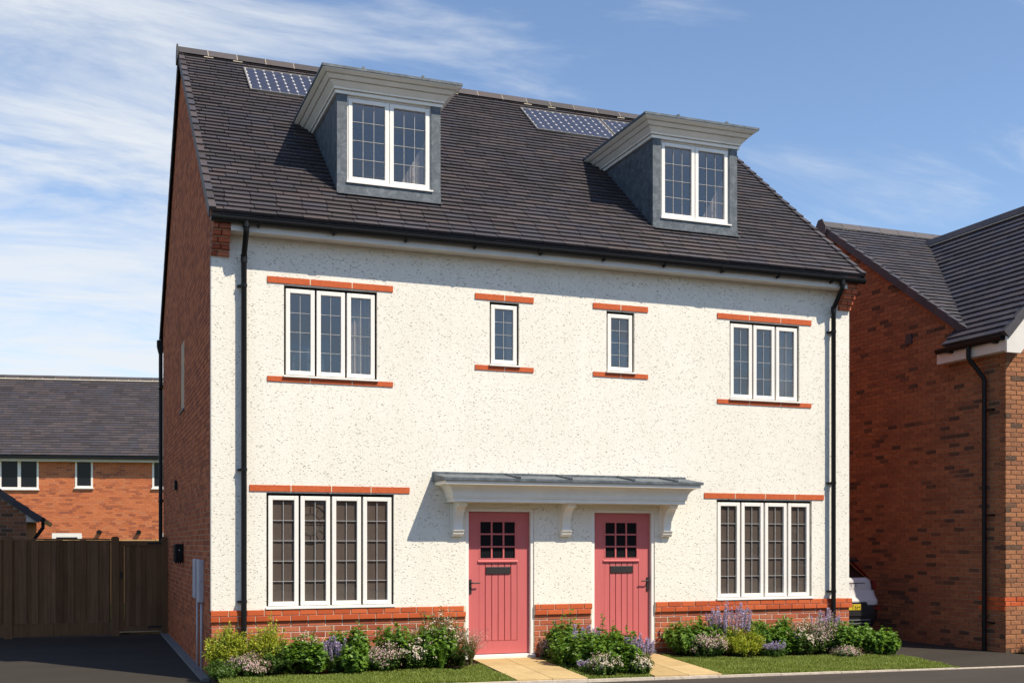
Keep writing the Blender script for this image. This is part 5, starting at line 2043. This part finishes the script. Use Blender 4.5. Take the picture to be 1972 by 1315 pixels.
        flmat = 'petal_purple'
    elif kind in ('tuft', 'airy'):
        n = 150 if kind == 'tuft' else 170
        a = nprng.uniform(0, 2 * np.pi, n)
        rr = w * nprng.uniform(0.1, 0.62, n)
        hh = h * nprng.uniform(0.5, 1.05, n)
        seg = 4
        base = np.stack([x + np.cos(a) * 0.02, y + np.sin(a) * 0.02, np.full(n, z)], 1)
        pts = []
        for i in range(seg + 1):
            t = i / seg
            pts.append(base + np.stack([np.cos(a) * rr * t ** 1.8, np.sin(a) * rr * t ** 1.8, hh * (1.25 * t - 0.3 * t ** 2.5)], 1))
        sd = np.stack([-np.sin(a), np.cos(a), np.zeros(n)], 1)
        for i in range(seg):
            w0, w1 = 0.0045 * (1 - i / seg) + 0.001, 0.0045 * (1 - (i + 1) / seg) + 0.001
            foliage.quads(np.stack([pts[i] - sd * w0, pts[i] + sd * w0, pts[i + 1] + sd * w1, pts[i + 1] - sd * w1], 1))
        foliage.build('foliage', 'leaf_straw' if kind == 'airy' else 'leaf_green', th)
        stem = None
        if kind == 'airy':
            tip = pts[-1]
            C = (tip[:, None, :] + nprng.normal(size=(n, 7, 3)) * 0.018).reshape(-1, 3)
            flower_discs(fl, C, nprng.normal(size=C.shape), 0.006 * nprng.uniform(0.6, 1.4, len(C)))
            flmat = 'petal_pink'
    if stem is not None and stem.n:
        stem.build('stem', 'plant_stem', th)
    if flmat:
        fl.build('flowers', flmat, th)
    return th


PLANTS = [
    ('feathery', 0.18, -0.22, 0.52, 0.54, 'lime feathery shrub at the left corner of the white house'),
    ('feathery', 0.66, -0.34, 0.42, 0.55, 'lime feathery shrub below the left downpipe, second from the corner'),
    ('blossom', 0.38, -0.62, 0.42, 0.25, 'low pink blossom shrub in front of the lime corner shrub'),
    ('fine', 0.06, -0.66, 0.34, 0.22, 'low dark fine-leaved shrub overhanging the drive at the left corner'),
    ('fine', 0.70, -0.48, 0.34, 0.38, 'dark fine-leaved shrub right of the low pink blossom shrub'),
    ('fern', 0.86, -0.60, 0.40, 0.15, 'low dark fern at the lawn edge near the left corner'),
    ('leafy', 0.99, -0.45, 0.32, 0.42, 'leafy green shrub behind the low dark fern'),
    ('whiteflower', 1.18, -0.34, 0.30, 0.47, 'small pale-flowered shrub against the plinth left of the purple spikes'),
    ('leafy', 1.22, -0.50, 0.32, 0.36, 'leafy green shrub just left of the purple spikes under the left window'),
    ('spikes', 1.48, -0.50, 0.27, 0.43, 'tall purple flower spikes under the left ground floor window'),
    ('leafy', 1.55, -0.36, 0.32, 0.49, 'leafy green shrub directly behind the left purple spikes'),
    ('leafy', 1.78, -0.42, 0.34, 0.52, 'taller leafy shrub behind the left bed, right of the spikes'),
    ('leafy', 1.72, -0.60, 0.38, 0.32, 'low leafy shrub in front, between spikes and pink blossom'),
    ('blossom', 2.08, -0.56, 0.45, 0.33, 'pink blossom shrub under the right half of the left window'),
    ('leafy', 2.31, -0.38, 0.48, 0.54, 'broad leafy shrub behind the pink blossom shrub of the left bed'),
    ('whiteflower', 2.53, -0.54, 0.46, 0.40, 'rounded white-flowered shrub at the lawn edge left of the left door'),
    ('whiteflower', 2.96, -0.28, 0.62, 0.68, 'tallest white-flowered shrub beside the left coral door'),
    ('leafy', 2.78, -0.50, 0.50, 0.54, 'leafy green shrub in front of the tallest white-flowered shrub'),
    ('tuft', 2.84, -0.68, 0.24, 0.36, 'green grass tuft at the lawn edge left of the left path'),
    ('fern', 3.06, -0.66, 0.40, 0.22, 'green fern beside the left path'),
    ('airy', 3.36, -0.32, 0.34, 0.42, 'airy pink-tipped grass leaning over the left door'),
    ('blossom', 4.62, -0.16, 0.36, 0.34, 'pink blossom shrub against the plinth between the doors'),
    ('leafy', 4.76, -0.30, 0.46, 0.53, 'leafy shrub against the plinth between the two doors'),
    ('leafy', 4.62, -0.72, 0.42, 0.40, 'leafy shrub at the left edge of the bed between the paths'),
    ('spikes', 4.92, -0.58, 0.34, 0.52, 'purple flower spikes amid the bed between the paths'),
    ('leafy', 4.76, -1.02, 0.40, 0.46, 'leafy shrub in the middle of the bed between the paths, front left'),
    ('leafy', 5.07, -0.88, 0.40, 0.52, 'tallest leafy shrub in the bed between the paths'),
    ('leafy', 5.26, -1.02, 0.38, 0.48, 'leafy shrub right of the tallest one between the paths'),
    ('whiteflower2', 4.74, -1.58, 0.36, 0.26, 'small dome of white flowers at the kerb between the paths'),
    ('lavender', 4.66, -1.26, 0.20, 0.16, 'tiny lavender clump beside the left path'),
    ('leafy', 5.06, -1.50, 0.36, 0.40, 'leafy shrub right of the small white flower dome'),
    ('spikes', 5.42, -1.25, 0.30, 0.46, 'purple flower spikes at the right end of the bed between the paths'),
    ('whiteflower2', 5.24, -1.62, 0.28, 0.24, 'small white-flowered shrub under the right-hand spikes near the kerb'),
    ('leafy', 6.76, -0.26, 0.62, 0.48, 'rounded leafy shrub right of the right coral door'),
    ('blossom', 6.86, -0.50, 0.52, 0.33, 'pink blossom shrub in front, right of the right door'),
    ('spikes', 7.35, -0.32, 0.58, 0.74, 'tallest purple spikes below the right ground floor window'),
    ('leafy', 7.10, -0.40, 0.36, 0.45, 'leafy shrub just left of the tallest purple spikes'),
    ('feathery', 7.40, -0.58, 0.50, 0.36, 'lime feathery shrub in front of the tallest purple spikes'),
    ('tuft', 7.72, -0.60, 0.26, 0.42, 'thin green grass tuft right of the lime shrub'),
    ('leafy', 7.86, -0.34, 0.42, 0.48, 'leafy shrub behind the lavender under the right window'),
    ('leafy', 8.24, -0.34, 0.40, 0.48, 'leafy shrub against the plinth at the right end of the right window'),
    ('lavender', 7.86, -0.68, 0.36, 0.23, 'low lavender clump at the edge of the right lawn'),
    ('leafy', 8.18, -0.56, 0.38, 0.38, 'leafy shrub between lavender and white-flowered shrub'),
    ('whiteflower', 8.44, -0.64, 0.44, 0.46, 'white-flowered shrub in front of the right downpipe'),
    ('blossom', 8.80, -0.58, 0.52, 0.49, 'tall pink blossom shrub before the right corner'),
    ('spikes', 9.04, -0.34, 0.42, 0.62, 'purple spikes beside the right downpipe'),
    ('blossom', 8.99, -0.93, 0.36, 0.14, 'lowest pink blossom plant at the right lawn edge'),
    ('leafy', 9.12, -0.72, 0.44, 0.46, 'leafy shrub at the right corner of the white house'),
    ('leafy', 9.42, -0.72, 0.42, 0.42, 'leafy shrub one from the right end of the bed'),
    ('leafy', 9.66, -0.92, 0.40, 0.36, 'end leafy shrub of the bed beside the right drive'),
    ('lavender', 12.78, -0.95, 0.34, 0.36, 'lavender before the sunlit brown brick wall at the right edge'),
]
for p_ in PLANTS:
    plant(*p_)


def lawn(name, label, poly, dens, hgt):
    """poly: list of (x,y); blades scattered inside"""
    xs = [p[0] for p in poly]
    ys = [p[1] for p in poly]
    g = MB().face(*[(px_, py_, gz(py_) + 0.004) for px_, py_ in poly])
    o = obj('lawn', g, 'ground_grass', kind='structure')
    o['label'] = label + ', turf base'
    area = (max(xs) - min(xs)) * (max(ys) - min(ys))
    n = int(area * dens)
    X = nprng.uniform(min(xs), max(xs), n)
    Y = nprng.uniform(min(ys), max(ys), n)
    inside = np.zeros(n, bool)
    j = len(poly) - 1
    for i in range(len(poly)):
        xi, yi, xj, yj = poly[i][0], poly[i][1], poly[j][0], poly[j][1]
        c = ((yi > Y) != (yj > Y)) & (X < (xj - xi) * (Y - yi) / (yj - yi + 1e-12) + xi)
        inside ^= c
        j = i
    X, Y = X[inside], Y[inside]
    n = len(X)
    Z = 0.13 + 0.055 * Y
    a = nprng.uniform(0, 2 * np.pi, n)
    patch = 0.75 + 0.35 * np.sin(X * 5.1 + 1.3 * np.sin(Y * 7)) * np.sin(Y * 6.3 + X * 2.2)
    h = hgt * patch * nprng.uniform(0.55, 1.25, n)
    lean = nprng.uniform(0.1, 0.75, n) * h
    B = np.stack([X, Y, Z], 1)
    D = np.stack([np.cos(a), np.sin(a), np.zeros(n)], 1)
    S = np.stack([-np.sin(a), np.cos(a), np.zeros(n)], 1) * (0.0035 * nprng.uniform(0.7, 1.3, n))[:, None]
    mid = B + D * (lean * 0.35)[:, None] + np.array([0, 0, 1.0]) * (h * 0.6)[:, None]
    tip = B + D * lean[:, None] + np.array([0, 0, 1.0]) * h[:, None]
    L = Leaves()
    L.quads(np.stack([B - S, B + S, mid + S * 0.8, mid - S * 0.8], 1))
    L.tris(np.stack([mid - S * 0.8, mid + S * 0.8, tip], 1))
    o = L.build('grass', 'grass_blade', None, kind='stuff')
    o['label'] = label
    o['category'] = 'grass'


lawn('lawn', 'short mown grass in front of the left flower bed',
     [(0.0, yk(0.0) + 0.01), (3.49, yk(3.49) + 0.01), (3.47, -0.45), (2.9, -0.66), (1.4, -0.66), (0.0, -0.72)], 9000, 0.045)
lawn('lawn', 'mown grass strip beside the bed between the paths',
     [(4.44, yk(4.4) + 0.01), (5.31, yk(5.3) + 0.01), (5.31, -1.2), (4.9, -1.45), (4.62, -1.0), (4.60, -0.1), (4.44, -0.1)], 8000, 0.04)
lawn('lawn', 'short mown grass in front of the right flower bed',
     [(6.29, yk(6.3) + 0.01), (9.90, yk(9.9) + 0.01), (9.90, -1.05), (9.3, -0.95), (8.0, -0.72), (6.9, -0.60), (6.29, -0.20)], 9000, 0.045)


# ------------------------------------------------------------------ houses across the street (seen in the window glass)
def build_opposite(x0, x1, ez, rz, label, mat_w):
    y = -31.0
    h = thing('street_house', label, 'house', ((x0 + x1) / 2, y, 0), group='houses across the street')
    wins = []
    x = x0 + 0.8
    while x < x1 - 1.6:
        wins += [(x, x + 1.2, 0.9, 2.2), (x, x + 1.2, 3.5, 4.6)]
        x += 2.7
    mb = MB()
    holed(mb, x0, x1, 0.0, ez, wins, y - 0.2, y)
    obj('wall', mb, mat_w, h)
    obj('inner_wall', MB().box((x0 + 0.1, y - 7.9, 0.0), (x1 - 0.1, y - 0.9, ez)), mat_w, h)
    for a, b, c, d in wins:
        m = MB()
        ring(m, a, b, c, d, 0.07, y - 0.12, y - 0.05)
        w = obj('window', m, 'white_frame', h)
        ub('pane', (a + 0.07, y - 0.10, c + 0.07), (b - 0.07, y - 0.09, d - 0.07), 'far_glass', w)
    obj('roof', MB().prism([(y + 0.35, ez - 0.05), (y + 0.35, ez + 0.05), (y - 4.2, rz), (y - 8.6, ez + 0.05), (y - 8.6, ez - 0.05)], 0, x0 - 0.2, x1 + 0.2), 'tile_purple', h)


build_opposite(-16.0, 9.2, 5.0, 8.4, 'long brick house across the street behind the viewer', 'brick_brown')
build_opposite(9.5, 26.0, 5.0, 9.0, 'taller brick house across the street to the right of the viewer', 'brick_orange')
build_opposite(26.3, 44.0, 5.2, 8.8, 'brick house across the street, farthest to the right of the viewer', 'brick_brown')
